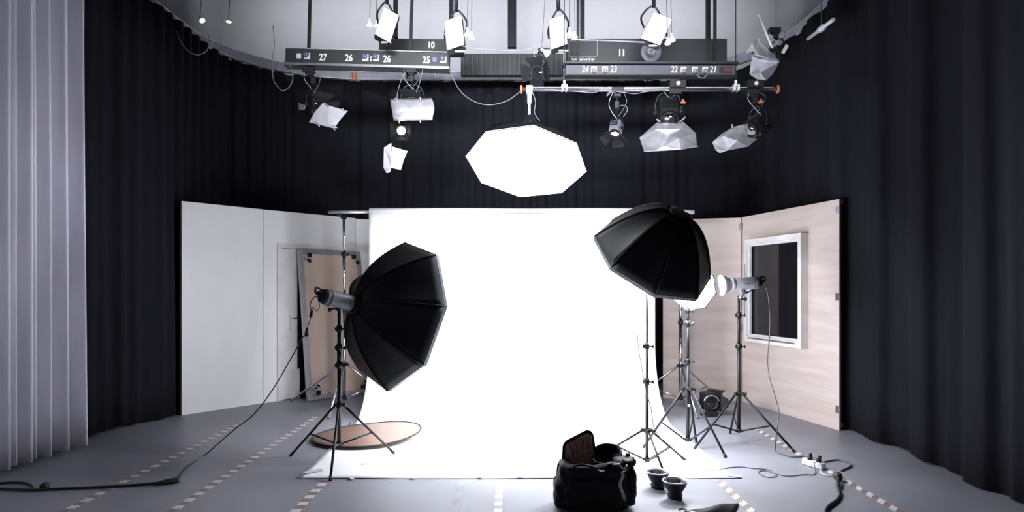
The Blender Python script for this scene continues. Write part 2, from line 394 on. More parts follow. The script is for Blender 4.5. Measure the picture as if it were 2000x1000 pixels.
# leaning framed plywood panel
BL = V((-2.735, 8.86, 0)); wd = 1.0; tn = (nn*.24 + V((0,0,2.03))).normalized(); ph = 2.04; fo = dd.cross(tn).normalized()
if fo.y > 0: fo = -fo
lp = thing('framed_panel', BL, 'aluminium-framed tan plywood panel leaning against the white door', 'panel')
def onp(u, v, off=0): return BL + dd*u + tn*v + fo*off
MB().prism([onp(.045,.045,.012), onp(wd-.045,.045,.012), onp(wd-.045,ph-.045,.012), onp(.045,ph-.045,.012)], fo*.012).build('plywood_sheet', 'plywood_tan', lp)
for (a_, b_, c_, e_) in ((0, .065, 0, ph), (wd-.065, wd, 0, ph), (.065, wd-.065, 0, .06), (.065, wd-.065, ph-.06, ph)):
    mb = MB(); mb.prism([onp(a_,c_,0), onp(b_,c_,0), onp(b_,e_,0), onp(a_,e_,0)], fo*.05)
    if b_-a_ < .1: mb.prism([onp(a_+.02,c_,.05), onp(b_-.02,c_,.05), onp(b_-.02,e_,.05), onp(a_+.02,e_,.05)], fo*.008)
    else: mb.prism([onp(a_,c_+.02,.05), onp(b_,c_+.02,.05), onp(b_,e_-.02,.05), onp(a_,e_-.02,.05)], fo*.008)
    mb.build('frame_bar', 'alu_matte', lp)
for u, v in ((.10, ph-.09), (wd-.10, ph-.09), (.10, .10), (wd-.10, .10)):
    cb = MB(); s = 1 if u < .5 else -1; t = -1 if v > 1 else 1
    cb.box(onp(u-s*.03, v, .075), (.05, .05, .05), ang, .004); cb.box(onp(u, v+t*.04, .07), (.045, .03, .05), ang, .004)
    cb = cb.build('corner_clamp', 'alu_matte', lp)
    MB().cyl(onp(u+s*.0, v+t*.05, .09), onp(u+s*.015, v+t*.09, .13), .012, .026, 8).build('knob', 'black_plastic', cb)
    MB().box(onp(u+s*.04, v-t*.005, .08), (.05, .04, .055), ang, .004).build('jaw', 'black_plastic', cb)
bb = MB(); b0 = LB + dd*.484 - nn*.035
bb.prism([b0+V((0,0,.41)), b0+dd*.10+V((0,0,.41)), b0+dd*.10+V((0,0,1.83)), b0+V((0,0,1.83))], nn*.014)
bb.prism([b0+dd*.035, b0+dd*.10, b0+dd*.10+V((0,0,.42)), b0+dd*.035+V((0,0,.42))], nn*.014)
tag(bb.build('black_board', 'board_black'), 'narrow black board standing between the white door and the framed plywood panel', 'board')

# ------------------------------------------------------------------ paper backdrop
YP = 8.12; PW = 1.735; ZR = 2.43
pr = [(YP, ZR+.0)]; RR = .85; YF = 5.235
prof = [(YP-.052, ZR-.01), (YP-.05, 1.9), (YP-.05, 1.4), (YP-.05, RR)]
for k in range(1, 17):
    a = R(90*k/16); prof.append((YP-.05-RR*(1-math.cos(a)), RR - RR*math.sin(a)+.003))
for k in range(1, 13): prof.append((YP-.05-RR + (YF-(YP-.05-RR))*k/12, .003))
def paper(u, v):
    i = v*(len(prof)-1); k = min(int(i), len(prof)-2); t = i-k
    y = prof[k][0]*(1-t)+prof[k+1][0]*t; z = prof[k][1]*(1-t)+prof[k+1][1]*t
    cx = .0 + .035*max(0, (YP-y)/(YP-YF)); x = cx + (u*2-1)*PW
    if v > .6: z += .001*(1+math.sin(x*7+2.0*y))*(v-.6)*1.5 + (.005*max(0, math.sin(x*4.1+.6))*max(0, (v-.95)*20))
    return V((x, y, z))
bp = thing('backdrop', (0, YP, 0), 'wide seamless white paper sweeping down from a crossbar onto the floor', 'backdrop')
MB().grid(paper, 60, 64).build('paper_sweep', 'paper', bp, solid=.0008, recalc=False)
MB().cyl((-PW, YP, ZR), (PW, YP, ZR), .05, n=20).build('paper_roll', 'paper', bp)
cbx = thing('crossbar', (-2.2, YP, ZR), 'pale metal crossbar holding the white paper roll', 'crossbar')
MB().cyl((-2.24, YP, ZR), (-PW-.003, YP, ZR), .02).build('tube_end', 'alu_matte', cbx)
MB().cyl((PW+.003, YP, ZR), (2.22, YP, ZR), .028).build('tube_end', 'white_plastic', cbx)

# ------------------------------------------------------------------ floor tapes
def tape(x, y0, y1, wd, m, label, grp=None):
    o = MB().box((x, (y0+y1)/2, .0012), (wd, y1-y0, .0016)).build('floor_tape', m); return tag(o, label, 'tape')
tape(-3.01, 2.9, 7.45, .06, 'tape_red_white', 'red-brown and white striped floor tape nearest the left curtains')
tape(-2.285, 2.9, 7.75, .06, 'tape_red_white', 'striped floor tape running just left of the left softbox stand')
tape(-1.455, 2.9, 5.19, .065, 'tape_red_white', 'short striped floor tape ending at the front left of the white paper')
tape(-.39, 2.9, 5.2, .055, 'tape_faint', 'faint worn grey tape on the floor left of the camera bag')
tape(-.095, 2.9, 5.2, .055, 'tape_pale', 'pale white dashed tape on the floor, centre front of the paper')
tape(1.61, 2.9, 5.2, .06, 'tape_diag', 'diagonally striped floor tape beside the black pouch')
tape(2.60, 2.9, 7.1, .06, 'tape_diag', 'diagonally striped floor tape passing under the white power strip')
k = 0
for px, py, dx, dy, rz, lab in ((687, 937, .03, .05, .5, 'small white tape tab at the paper front edge near the left stand foot'), (806, 936, .035, .035, 0, 'square white tape tab at the paper front edge left of the centre'),
        (937, 935, .035, .03, 0, 'white tape tab at the paper front edge beside the faint grey tape'), (1015, 934.5, .04, .03, .2, 'white tape tab at the paper front edge right of the pale dashed tape'),
        (612, 923, .16, .07, .75, 'large white tape strip holding the front left corner of the paper'), (1432, 932, .12, .05, -.4, 'white tape strip at the front right corner of the paper'),
        (793-80, 908, .05, .02, .6, 'small grey tape scrap on the paper left of the round reflector shadow')):
    p = gr(px, py); tag(MB().box((p.x, p.y, .0128 if py > 900 else .008), (dx, dy, .0015), rz).build('tape_piece', 'tape_white'), lab, 'tape', None)

# ------------------------------------------------------------------ light stands
def knob(mb, p, d, s=1):
    p = V(p); d = V(d).normalized(); mb.cyl(p, p+d*.03*s, .006*s, n=8); mb.cyl(p+d*.03*s, p+d*.045*s, .016*s, .013*s, 8)
def stand(name, label, c, feet, hub, ring, secs, m='black_metal', up='black_metal', rl=.011, double=False, cx=0, col='black_plastic', foot_m='rubber', spread=.035):
    """secs = [(z0,z1,radius,material)...]; feet ground points"""
    t = thing(name, (c[0], c[1], 0), label, 'light stand'); c3 = lambda z: V((c[0], c[1], z))
    for z0, z1, r, mm_ in secs:
        MB().cyl(c3(z0), c3(z1), r, n=16).build('pole', mm_, t)
    for (z0, z1, r, mm_) in secs[:-1]:
        cb = MB(); cb.cyl(c3(z1-.035), c3(z1+.02), r+.008, n=12); cb.box(c3(z1)+V((-.02, 0, -.01)), (.03, .02, .03))
        co = cb.build('collar', col, t); kb = MB(); knob(kb, c3(z1-.01)+V((r, 0, 0)), (1, -.3, 0)); kb.build('knob', col, co)
    hb = MB(); hb.cyl(c3(hub-.02), c3(hub+.02), secs[0][2]+.010, n=12)
    dirs = []
    for fp in feet:
        dd_ = V((fp[0]-c[0], fp[1]-c[1], 0)).normalized(); dirs.append(dd_); hb.box(c3(hub)+dd_*.035, (.03, .03, .025), math.atan2(dd_.y, dd_.x))
    ho = hb.build('hub', col, t); kb = MB(); knob(kb, c3(hub)+V((.02,-.01,0)), (1, -.4, 0), 1.1); kb.build('knob', col, ho)
    rb = MB(); rb.cyl(c3(ring-.018), c3(ring+.018), secs[0][2]+.008, n=12)
    for dd_ in dirs: rb.box(c3(ring)+dd_*.025, (.025, .02, .018), math.atan2(dd_.y, dd_.x))
    rb.build('lower_ring', col, t)
    for fp, dd_ in zip(feet, dirs):
        fz = V((fp[0], fp[1], rl*.7)); h0 = c3(hub)+dd_*spread
        lg = MB().cyl(h0, fz + (fz-h0).normalized()*-.03, rl, n=10).build('leg', m, t)
        MB().cyl(fz+(h0-fz).normalized()*.04, fz, rl*1.25, n=10).build('rubber_foot', foot_m, lg)
        # brace meets the leg a bit below half
        q = h0.lerp(fz, .56)
        bd = q - (c3(ring)+dd_*.03); side = V((-dd_.y, dd_.x, 0))*.006
        bm_ = MB()
        if double:
            for s in (-1, 1): bm_.cyl(c3(ring)+dd_*.03+side*s*1.6, q+side*s*1.6, .0045, n=6)
        else: bm_.cyl(c3(ring)+dd_*.03, q, rl*.75, n=8)
        bm_.build('brace', m, t)
    return t
# left softbox stand
CA = (-1.483, 5.71)
stand('light_stand', 'black tripod stand carrying the black softbox at left', CA,
      [gr(567, 892).xy, gr(645, 940).xy, gr(770, 887).xy], .50, .165, [(.15, .85, .0155, 'black_metal'), (.85, 1.0, .018, 'black_metal'), (1.0, 1.16, .016, 'black_metal'), (1.16, 1.33, .014, 'black_metal')], rl=.0105)
# softbox stand right
CB = (1.14, 5.62)
stand('light_stand', 'thin dark grey tripod stand under the right black softbox, behind the camera bag', CB,
      [(1.21, 5.23), (1.505, 5.79), (.74, 5.86)], .30, .055, [(.04, .72, .0135, 'black_metal'), (.72, 1.02, .011, 'black_metal'), (1.02, 1.75, .0085, 'black_metal')], rl=.0095, double=True)
CC = (1.634, 6.19)
stc = stand('light_stand', 'black tripod stand in the middle of the right group, under the small lit softbox', CC,
      [gr(1256, 876).xy, gr(1418, 895).xy, gr(1360, 864).xy], .567, .095, [(.08, .83, .0165, 'black_metal'), (.83, 1.18, .0145, 'black_metal'), (1.18, 1.30, .013, 'black_metal'), (1.30, 1.46, .008, 'chrome')], rl=.011)
MB().lathe(at(1345.5, 792, 6.17), (0, -1, 0), [(0, 0), (0, .0125), (.004, .0125), (.005, 0)], 16).build('round_label', 'numeral', stc)
CD = (2.178, 6.39)
stand('light_stand', 'black tripod stand carrying the grey flash head at right', CD,
      [gr(1356, 878).xy, gr(1552, 884).xy, gr(1426, 847).xy], .489, .135, [(.12, .95, .0165, 'black_metal'), (.95, 1.25, .0145, 'black_metal'), (1.25, 1.43, .012, 'black_metal')], rl=.0105)
# chrome background stands
stand('backdrop_stand', 'chrome tripod stand at left holding the crossbar of the white paper', (-2.10, 8.32),
      [(-2.93, 8.84), (-2.10, 7.62), (-1.55, 8.75)], .55, .12, [(.10, 1.41, .022, 'chrome'), (1.41, 1.93, .019, 'chrome'), (1.93, 2.39, .016, 'chrome')], m='aluminium', rl=.014, foot_m='grey_plastic')['category'] = 'backdrop stand'
stand('backdrop_stand', 'chrome tripod stand at right behind the softboxes, holding the paper crossbar', (2.11, 8.32),
      [(1.52, 8.72), (2.13, 7.63), (2.80, 8.72)], .53, .13, [(.10, 1.08, .022, 'chrome'), (1.08, 1.42, .020, 'chrome'), (1.42, 2.39, .016, 'chrome')], m='aluminium', rl=.014, foot_m='grey_plastic')['category'] = 'backdrop stand'
for x in (-2.10, 2.11):
    t = [o for o in COL.objects if o.name.startswith('backdrop_stand') and abs(o.location.x-x) < .01][0]
    mb = MB(); mb.box((x, 8.31, 2.39), (.06, .06, .05), None, .004); mb.box((x, 8.22, 2.385), (.03, .2, .02)); mb.box((x, 8.12, 2.39), (.05, .06, .03)); mb.build('hook', 'black_plastic', t)

# ------------------------------------------------------------------ softboxes
def octabox(name, label, C, a, c, n, depth, r0, glow, shell='nylon', rim=.035, start=0, sag=.045, lipm='lip'):
    C, a, c, n = V(C), V(a), V(c), V(n).normalized(); Rr = (a.length + c.length)/2; a = a.normalized(); c = (c - a*c.dot(a)).normalized()
    t = thing(name, C - n*depth, label, 'softbox')
    dirv = lambda th: a*math.cos(th) + c*math.sin(th)
    def prof(s):                                   # s 0 back .. 1 front
        return r0 + (Rr-r0)*s**.93, -depth*(1-s**1.75)
    for k in range(8):
        t0, t1 = k*math.pi/4, (k+1)*math.pi/4; d0, d1 = dirv(t0), dirv(t1)
        def fn(u, v):
            r, h = prof(v); p = d0*(1-u)*r + d1*u*r
            q = 4*u*(1-u); mid = (d0+d1)*.5*r
            return C + p - mid*(q*sag*math.sin(math.pi*min(v*1.0, 1))*1.2) + n*(h + q*sag*.35*Rr*math.sin(math.pi*v))
        pn = MB().grid(fn, 8, 14).build('fabric_panel', shell, t, solid=.004)
        MB().tube([C + dirv(t0)*(prof(s/10)[0]+.004) + n*(prof(s/10)[1]-.002) for s in range(11)], .005, 6, smooth=False).build('rib_seam', shell, pn)
    lp_ = MB()
    for k in range(8):
        d0, d1 = dirv(k*math.pi/4), dirv((k+1)*math.pi/4)
        lp_.poly([C+d0*Rr, C+d1*Rr, C+d1*(Rr-.006)+n*rim, C+d0*(Rr-.006)+n*rim], [(0,1,2,3)])
    lp_.build('front_lip', lipm, t, solid=.005)
    if glow:
        def fd(u, v):
            th = u*8; k = min(int(th), 7); f = th-k; d = dirv(k*math.pi/4)*(1-f)+dirv((k+1)*math.pi/4)*f
            return C + d*(Rr-.012)*v + n*(.008 + .018*(1-v))
        MB().grid(fd, 32, 5, wrap=False).build('diffuser', glow, t)
    MB().lathe(C - n*depth, n, [(-.02, 0), (-.02, r0*.75), (-.015, r0+.012), (.02, r0+.012), (.02, r0*.6)], 20).build('speed_ring', 'black_metal', t)
    return t
def vec(X, z, Yd, Y): return V((X, z, -Yd))*Y/F
def monolight(name, label, back, front, r, m, rear_m='black_plastic', grp=None):
    back, front = V(back), V(front); ax = (front-back).normalized(); L = (front-back).length
    t = thing(name, back.lerp(front, .5) - V((0,0,r+.06)), label, 'flash head')
    MB().lathe(back, ax, [(0, 0), (0, r*.82), (.01, r*.97), (.02, r), (L*.6, r), (L-.02, r), (L, r*.95), (L, 0)], 28).build('housing', m, t)
    MB().lathe(back, ax, [(-.035, 0), (-.035, r*.5), (-.028, r*.78), (.0, r*.9), (.035, r*1.015), (.05, r*1.015), (.05, r*.9)], 28).build('rear_cap', rear_m, t)
    up = V((0,0,1)); side = ax.cross(up).normalized()
    MB().tube([back-ax*.02+up*r*.75-side*r*.2, back-ax*.05+up*r*.85-side*r*.2, back-ax*.075+up*r*.75, back-ax*.075+up*r*.2, back-ax*.03-up*r*.1], .010).build('rear_handle', rear_m, t)
    kb = MB()
    for a_, b_ in ((.35, .3), (-.3, .35), (0, -.45)): kb.cyl(back-ax*.03+side*r*a_+up*r*b_, back-ax*.052+side*r*a_+up*r*b_, .010, n=10)
    kb.build('control_knob', rear_m, t)
    return t, ax, side
# left softbox
YA = 6.0; CAx = at(775, 614.7, YA)
aA, cA = V((.0521, .1782, .6615)), V((.4797, -.4832, .0924)); nA = V((.712, .662, -.234)).normalized()
octabox('softbox', 'large black octagonal softbox at left, seen from behind', CAx, aA, cA, nA, .44, .085, 'glow_left')
ringA = CAx - nA*.46
mh, ax, sd = monolight('flash_head', 'dark grey flash head plugged into the left black softbox', ringA - nA*.27, ringA - nA*.012, .070, 'grey_plastic')
MB().box(ringA-nA*.10+sd*(-.0625)+V((0,0,0)), (.055, .003, .006), rotmat(ax, sd, ax.cross(sd))).build('lettering_mark', 'black_plastic', mh)
pa = V((CA[0], CA[1], 1.33)); hb = ringA - nA*.14
mb = MB(); mb.cyl(pa, pa+V((0,0,.04)), .02, n=12); mb.box((pa+V((0,0,.035))).lerp(hb+V((0,0,-.07)), .5), (.07, .06, .05), None, .006); mb.cyl(hb+V((0,0,-.062)), hb+V((0,0,-.09)), .022, n=12)
br_ = mb.build('tilt_bracket', 'black_plastic', mh); kb = MB(); knob(kb, pa+V((-.03,-.02,.0)), (-1,-.3,-.3), 1.3); kb.build('knob', 'black_plastic', br_)
# right softbox
YR = 5.85; CRx = at(1274.8, 504, YR)
octabox('softbox', 'large black octagonal softbox at right, tilted down, seen from behind', CRx, V((-.071, -.4482, -.3159)), V((.5177, .0503, -.1876)), (-.327, .579, -.747), .48, .07, 'glow_right')
# overhead softbox
YO = 6.3; COx = at(1028, 319.8, YO); nO = V((-.085, -.426, -.901)).normalized()
octabox('softbox', 'glowing white octagonal softbox hanging overhead in the centre', COx, V((.0535, -.5213, .2412)), V((.5723, .0278, -.067)), nO, .36, .08, 'glow_overhead', rim=.004, lipm='white_plastic')
# small lit softbox behind
YS = 6.42; CS = at(1353, 562, YS)
sb = octabox('softbox', 'small lit white softbox peeking out behind the right black one', CS, V((.055, -.03, .25)), V((.150, -.07, -.10)), V((-.42, -.90, .0)), .16, .05, 'glow_small', rim=.004)
mb = MB(); bk = CS + V((.42,.90,.0)).normalized()*.16; mb.box(V((CC[0]+.0, CC[1]+.0, 1.47)), (.04, .04, .05), None, .004); mb.tube([V((CC[0], CC[1], 1.47)), V((CC[0]+.03, CC[1]+.12, 1.42)), bk], .010)
mb.build('bracket_arm', 'black_metal', sb)
# right flash head with reflector
hA, hB = at(1479, 552, 6.40), at(1432, 555.5, 6.37)
mh2, ax2, sd2 = monolight('flash_head', 'light grey flash head with silver reflector, on the right-hand stand', hA, hB, .060, 'light_grey')
MB().lathe(hA, ax2, [(0, .0605), (0, .0615), (.045, .0615), (.045, .0605)], 28).build('grey_band', 'grey_plastic', mh2)
MB().lathe(hB, ax2, [(0, .062), (.004, .068), (.016, .068), (.018, .058), (.04, .062), (.075, .082), (.105, .096), (.115, .100), (.125, .100), (.123, .094), (.09, .085), (.03, .05), (.015, .02), (.015, 0)], 32).build('reflector', 'light_grey', mh2)
MB().lathe(hB+ax2*.016, ax2, [(0, .0685), (0, .070), (.010, .070), (.010, .0685)], 28).build('locking_ring', 'white_plastic', mh2)
MB().box(hB.lerp(hA, .38)+V((0,-.0605,.0)), (.10, .002, .005), Matrix.Rotation(R(4), 4, 'Y')).build('lettering_mark', 'grey_plastic', mh2)
bpq = hB.lerp(hA, .42)
mb = MB(); mb.box(bpq+V((0,0,-.075)), (.04, .035, .05), None, .005); mb.box(bpq+V((.02,0,-.085)), (.04, .025, .025), R(20), .004); mb.cyl((CD[0], CD[1], 1.40), bpq+V((-.0,0,-.09)), .016, n=12); mb.cyl((bpq.x-.02, bpq.y-.04, bpq.z-.075), (bpq.x-.02, bpq.y, bpq.z-.075), .016, n=12)
b2 = mb.build('tilt_bracket', 'alu_matte', mh2); kb = MB(); knob(kb, (CD[0]+.012, CD[1]-.005, 1.395), (1,-.1,0), 1.3); kb.build('knob', 'black_plastic', b2)
mb = MB(); mb.tube([bpq+V((.02,0,-.09)), bpq+V((.05,-.02,-.075)), bpq+V((.075,-.03,-.06))], .006); mb.build('tilt_lever', 'black_plastic', b2)

# right softbox inner head on its stand
hh = V((CB[0], CB[1], 1.80))
mh3, ax3, sd3 = monolight('flash_head', 'flash head hidden inside the right black softbox, on the thin stand', hh+V((-.04,.0,-.0)), hh+V((.09,-.02,.10)), .05, 'grey_plastic')
MB().cyl((CB[0], CB[1], 1.735), hh+V((0,0,-.02)), .015).build('bracket', 'black_plastic', mh3)

# ------------------------------------------------------------------ floor items
# round copper reflector
rt = thing('reflector_disc', (-1.45, 6.68, 0), 'large round copper reflector disc lying on the floor at left', 'reflector')
tl = Matrix.Rotation(R(-3.2), 4, 'Y') @ Matrix.Rotation(R(.6), 4, 'X')
rc = V((-1.45, 6.68, .045)); nrm = tl @ V((0,0,1)); ux = tl @ V((1,0,0)); uy = tl @ V((0,1,0))
def wob(th, r): return .010*math.sin(2*th+.8)*(r/.53)**2
def disc(u, v):
    th = u*2*math.pi; r = .53*v; return rc + ux*math.cos(th)*r + uy*math.sin(th)*r + nrm*wob(th, r)
MB().grid(disc, 64, 10, wrap=True).build('copper_cloth', 'copper', rt, solid=.003)
MB().tube([rc + ux*math.cos(th)*.535 + uy*math.sin(th)*.535 + nrm*wob(th, .535) for th in [k*2*math.pi/64 for k in range(65)]], .008, 8, smooth=False).build('rim', 'black_plastic', rt)
p = at(681, 833, 7.15)
mb = MB(); mb.box(p+V((0,0,-.01)), (.03, .03, .05), .3, .004); mb.cyl(p+V((0,0,.0)), p+V((.025, 0, .06)), .009, n=8); mb.cyl(p+V((.01,0,.0)), p+V((-.02,0,-.05)), .008, n=8)
tag(mb.build('clamp', 'cable_grey'), 'small dark clamp gripping the back edge of the round copper reflector', 'clamp')

# fresnel lamp on the floor
FL = V((2.33, 7.80, 0))
fl = thing('fresnel_lamp', FL, 'black fresnel stage lamp resting on the floor by the plywood flats', 'stage lamp')
MB().box(FL+V((.02,.06,.17)), (.20, .22, .20), .15, .015).build('housing', 'black_plastic', fl)
MB().lathe(FL+V((-.01,-.05,.16)), (0,-1,0), [(-.04,.085), (0,.085), (.02,.08), (.02,.068), (.0,.06), (0,0)], 28).build('lens_ring', 'black_metal', fl)
MB().lathe(FL+V((-.01,-.052,.16)), (0,-1,0), [(0,.062), (.012,.045), (.018,0)], 24).build('lens', 'glass_dark', fl)
MB().tube([FL+V((-.01+.092*math.cos(a), -.06, .16+.092*math.sin(a))) for a in [R(20+14*k) for k in range(11)]], .007, 6).build('bracket_arc', 'alu_matte', fl)
MB().box(FL+V((.05,-.02,.305)), (.20, .10, .012), Matrix.Rotation(R(8), 4, 'Y')@Matrix.Rotation(R(-25), 4, 'X')).build('barn_door', 'brown_metal', fl)
MB().prism([FL+V((.10,-.06,.10)), FL+V((.10,-.06,.26)), FL+V((.17,-.10,.22)), FL+V((.185,-.10,.17)), FL+V((.17,-.10,.12))], (0,.006,0)).build('barn_door', 'black_metal', fl)
mb = MB()
for x in (-.10, .13): mb.box(FL+V((x,.05,.10)), (.012, .04, .20), None, .003)
mb.box(FL+V((.015,.05,.012)), (.23, .04, .02), None, .003); mb.box(FL+V((.0,-.02,.035)), (.12, .10, .07), None, .008)
mb.build('yoke', 'black_metal', fl)
for x in (-.115, .145): MB().lathe(FL+V((x,.05,.17)), (1 if x > 0 else -1, 0, 0), [(-.01,0), (-.01,.02), (.015,.024), (.02,.018), (.02,0)], 12).build('knob', 'black_plastic', fl)

# dishes
def dish(px, pyrim, Y, label, sc=1.0):
    c = V(((px-1000)*Y/F, Y, 0)); h = .126*sc
    t = thing('reflector_dish', c, label, 'flash reflector', None)
    pr = [(0, .0), (0, .046), (.008, .050), (.03, .049), (.04, .047), (.055, .055), (.08, .071), (.105, .081), (.118, .085)]
    MB().lathe(c, (0,0,1), [(a*sc, b*sc) for a, b in pr], 36).build('bowl', 'black_metal', t)
    MB().lathe(c, (0,0,1), [(a*sc, b*sc) for a, b in [(.116,.0845), (.120,.0885), (.126,.0885), (.126,.083), (.112,.079)]], 36).build('rim', 'alu_matte', t)
    MB().lathe(c, (0,0,1), [(a*sc, b*sc) for a, b in [(.112,.0795), (.10,.076), (.08,.067), (.055,.051), (.04,.042), (.03,.03), (.03,0)]], 36).build('silver_lining', 'chrome', t)
    mb = MB()
    for a in (20, 140, 260): mb.box(c+V((math.cos(R(a))*.051*sc, math.sin(R(a))*.051*sc, .018)), (.012, .018, .02), R(a), .002)
    mb.build('mount_tab', 'black_metal', t); return t
dish(1285, 923, 5.0, 'rear black bowl reflector with silver inside, right of the bag')
dish(1318.5, 939, 4.76, 'front black bowl reflector with silver inside, nearest the camera', 1.02)

# black pouch
P0, P1 = gr(1330, 1003), gr(1443, 986)
pax = (P1-P0).normalized(); pay = V((pax.y, -pax.x, 0))
def pouch(u, v):
    wl = .018 + .15*math.sin(math.pi*u**.85)**.8; wl *= (1-u**8)**.5 if u < 1 else 0
    a = v*2*math.pi; t = .5 - .5*math.cos(a)                      # 0 far edge .. 1 near edge
    h = (.006 + .030*math.sin(math.pi*u)**.7)*max(0, math.sin(math.pi*t))**.7*(1 if math.sin(a) > 0 else 0)
    crease = .006*math.sin(u*9+t*7)*math.sin(math.pi*u)*(1 if math.sin(a) > 0 else 0)
    return P0.lerp(P1, u) + pay*(wl*t - .012*math.sin(math.pi*u)) + V((0, 0, .004 + h + crease))
pt = thing('pouch', P0.lerp(P1, .5), 'flat black leaf-shaped pouch on the floor at the bottom edge', 'pouch')
MB().grid(pouch, 36, 28).build('body', 'pouch_black', pt)
p = gr(1354, 999.5, .02); MB().box(p+V((0,-.015,.0)), (.03, .05, .006), .5, .002).build('white_tab', 'tape_white', pt)
mb = MB(); mb.tube([gr(1326, 995, .012), gr(1336, 994, .028), gr(1343, 1000, .03), gr(1350, 1012, .02)], .007); mb.build('drawstring', 'rubber', pt)

# camera bag
BG = V((.565, 4.60, 0))
bag = thing('camera_bag', BG, 'open black camera bag with brown lined lid, on the floor in front', 'bag')
def sup(th, w_, d_, e=.55):
    c_, s_ = math.cos(th), math.sin(th)
    return math.copysign(abs(c_)**e, c_)*w_, math.copysign(abs(s_)**e, s_)*d_
levels = [(.0, .215, .135, 0, 0), (.015, .235, .15, 0, 0), (.06, .258, .162, 0, 0), (.14, .262, .168, 0, 0), (.22, .252, .165, -.003, 0), (.27, .243, .158, -.005, 0), (.295, .23, .15, -.006, 0), (.31, .20, .12, -.006, 0), (.30, .17, .10, 0, 0)]
def body(u, v):
    i = v*(len(levels)-1); k = min(int(i), len(levels)-2); f = i-k; l = [levels[k][q]*(1-f)+levels[k+1][q]*f for q in range(5)]
    th = u*2*math.pi; x, y = sup(th, l[1], l[2]); wr = .004*math.sin(th*9+l[0]*40)
    z = l[0] + (.045*max(0, x/.26) if l[0] > .2 else 0)*((l[0]-.2)/.1 if l[0] > .2 else 0)
    return BG + V((x+l[3]+wr, y+wr, z))
MB().grid(body, 64, 32, wrap=True).build('body', 'bag_cloth', bag)
mb = MB()
mb.lathe(BG+V((0,0,.003)), (0,0,1), [(0,0), (0,.12)], 24); mb.build('bottom', 'bag_cloth', bag)
cc = BG + V((.105, .035, 0))
def collar(u, v, inner=0):
    th = u*2*math.pi; x, y = sup(th, .092-inner, .095-inner, .9)
    zt = .342 + .045*(y/.095) + .022*(x/.092) + .006*math.cos(th*3)
    z = .24 + (zt-.24)*v; lean = v*.01
    return cc + V((x*(1+.06*v)-lean, y*(1+.05*v), z))
MB().grid(lambda u, v: collar(u, v), 48, 8, wrap=True).build('collar', 'bag_cloth', bag, solid=.008)
MB().tube([collar(k/48, 1)+V((0,0,.002)) for k in range(49)], .009, 8, smooth=False).build('collar_piping', 'bag_shine', bag)
MB().grid(lambda u, v: cc + V((sup(u*2*math.pi, .088*v, .09*v, .9)[0], sup(u*2*math.pi, .088*v, .09*v, .9)[1], .27)), 32, 3, wrap=True).build('inside', 'bag_cloth', bag)
# lid standing up
lo = at(1131, 905, 4.66); 
def rr(pts): return [at(px, py, 4.66) for px, py in pts]
lid_px = [(1099,940), (1099,905), (1100.5,872), (1103,866), (1108,861), (1141,844), (1147,841.5), (1153,843), (1157,848), (1160,866), (1163.5,890), (1165,912), (1160,940)]
lo_ = MB().prism(rr(lid_px), (.0, .03, .0)).build('lid', 'bag_cloth', bag)
MB().tube(rr(lid_px[1:]), .008, 8, smooth=False).build('lid_piping', 'bag_shine', lo_)
def inl(px, py):
    return at(px, py, 4.652)
lin = [(1103,905), (1104,872), (1109,866), (1141,849), (1148,846), (1154,852), (1157,868), (1161,892), (1160,912)]
MB().prism([inl(*q) for q in lin], (0, .008, 0)).build('lid_lining', 'brown_lining', lo_)
mb = MB()
for k in range(9):
    t = k/8; top = V((1108+46*t, 867-17*t-3)); bot = V((1117+34*t, 893-10*t))
    mb.tube([inl(top.x, top.y+3)-V((0,.003,0)), inl((top.x+bot.x)/2+1, (top.y+bot.y)/2)-V((0,.010,0)), inl(bot.x, bot.y)-V((0,.004,0))], .007 if k % 2 else .0095, 6)
mb.build('pocket_ribs', 'brown_lining', lo_)
MB().tube([inl(1117, 893)-V((0,.008,0)), inl(1135, 884)-V((0,.014,0)), inl(1150, 877)-V((0,.012,0)), inl(1158, 870)-V((0,.006,0))], .004, 6).build('pocket_edge', 'webbing', lo_)
# front pocket flap and side pocket
def lump(c, w_, d_, h_, name, m, rz=0, e=.6, wr=.006):
    def fn(u, v):
        th = u*2*math.pi; ph_ = (v-.5)*math.pi; cx_, cy_ = sup(th, w_, d_, e)
        k_ = abs(math.cos(ph_))**.5; z = math.copysign(abs(math.sin(ph_))**.6, ph_)*h_
        x, y = cx_*k_, cy_*k_; q = wr*math.sin(th*5+z*60)
        return V(c) + Matrix.Rotation(rz, 3, 'Z') @ V((x+q, y+q, z))
    return MB().grid(fn, 40, 20, wrap=True).build(name, m, bag)
lump(BG+V((.235,-.02,.155)), .045, .12, .135, 'side_pocket', 'bag_shine', 0)
lump(BG+V((-.24,-.01,.10)), .035, .12, .095, 'side_pocket', 'bag_cloth', 0)
lump(BG+V((-.02,-.16,.12)), .19, .03, .11, 'front_pocket', 'bag_cloth', 0)
lump(BG+V((.20,-.05,.315)), .075, .07, .03, 'top_fold', 'bag_shine', .5, wr=.010)
lump(BG+V((.135,-.115,.30)), .07, .04, .028, 'top_fold', 'bag_shine', .3, wr=.012)
st = [at(px, py, Y) for px, py, Y in ((1228,908,4.53), (1222,921,4.42), (1213,921,4.41), (1219,929,4.41), (1211,940,4.40), (1211,951,4.40), (1217,963,4.39), (1219,974,4.38), (1222,979,4.36))]
def ribbon(pts, w_, name, m, parent, across=(1,0,0)):
    P = [V(p) for p in pts]; mb = MB(); n = len(P)
    rows = [(p - V(across)*w_/2, p + V(across)*w_/2) for p in P]
    vs2 = [q for r_ in rows for q in r_]
    mb.poly(vs2, [(2*i, 2*i+1, 2*i+3, 2*i+2) for i in range(n-1)], True)
    return mb.build(name, m, parent, solid=.003, subsurf=2)
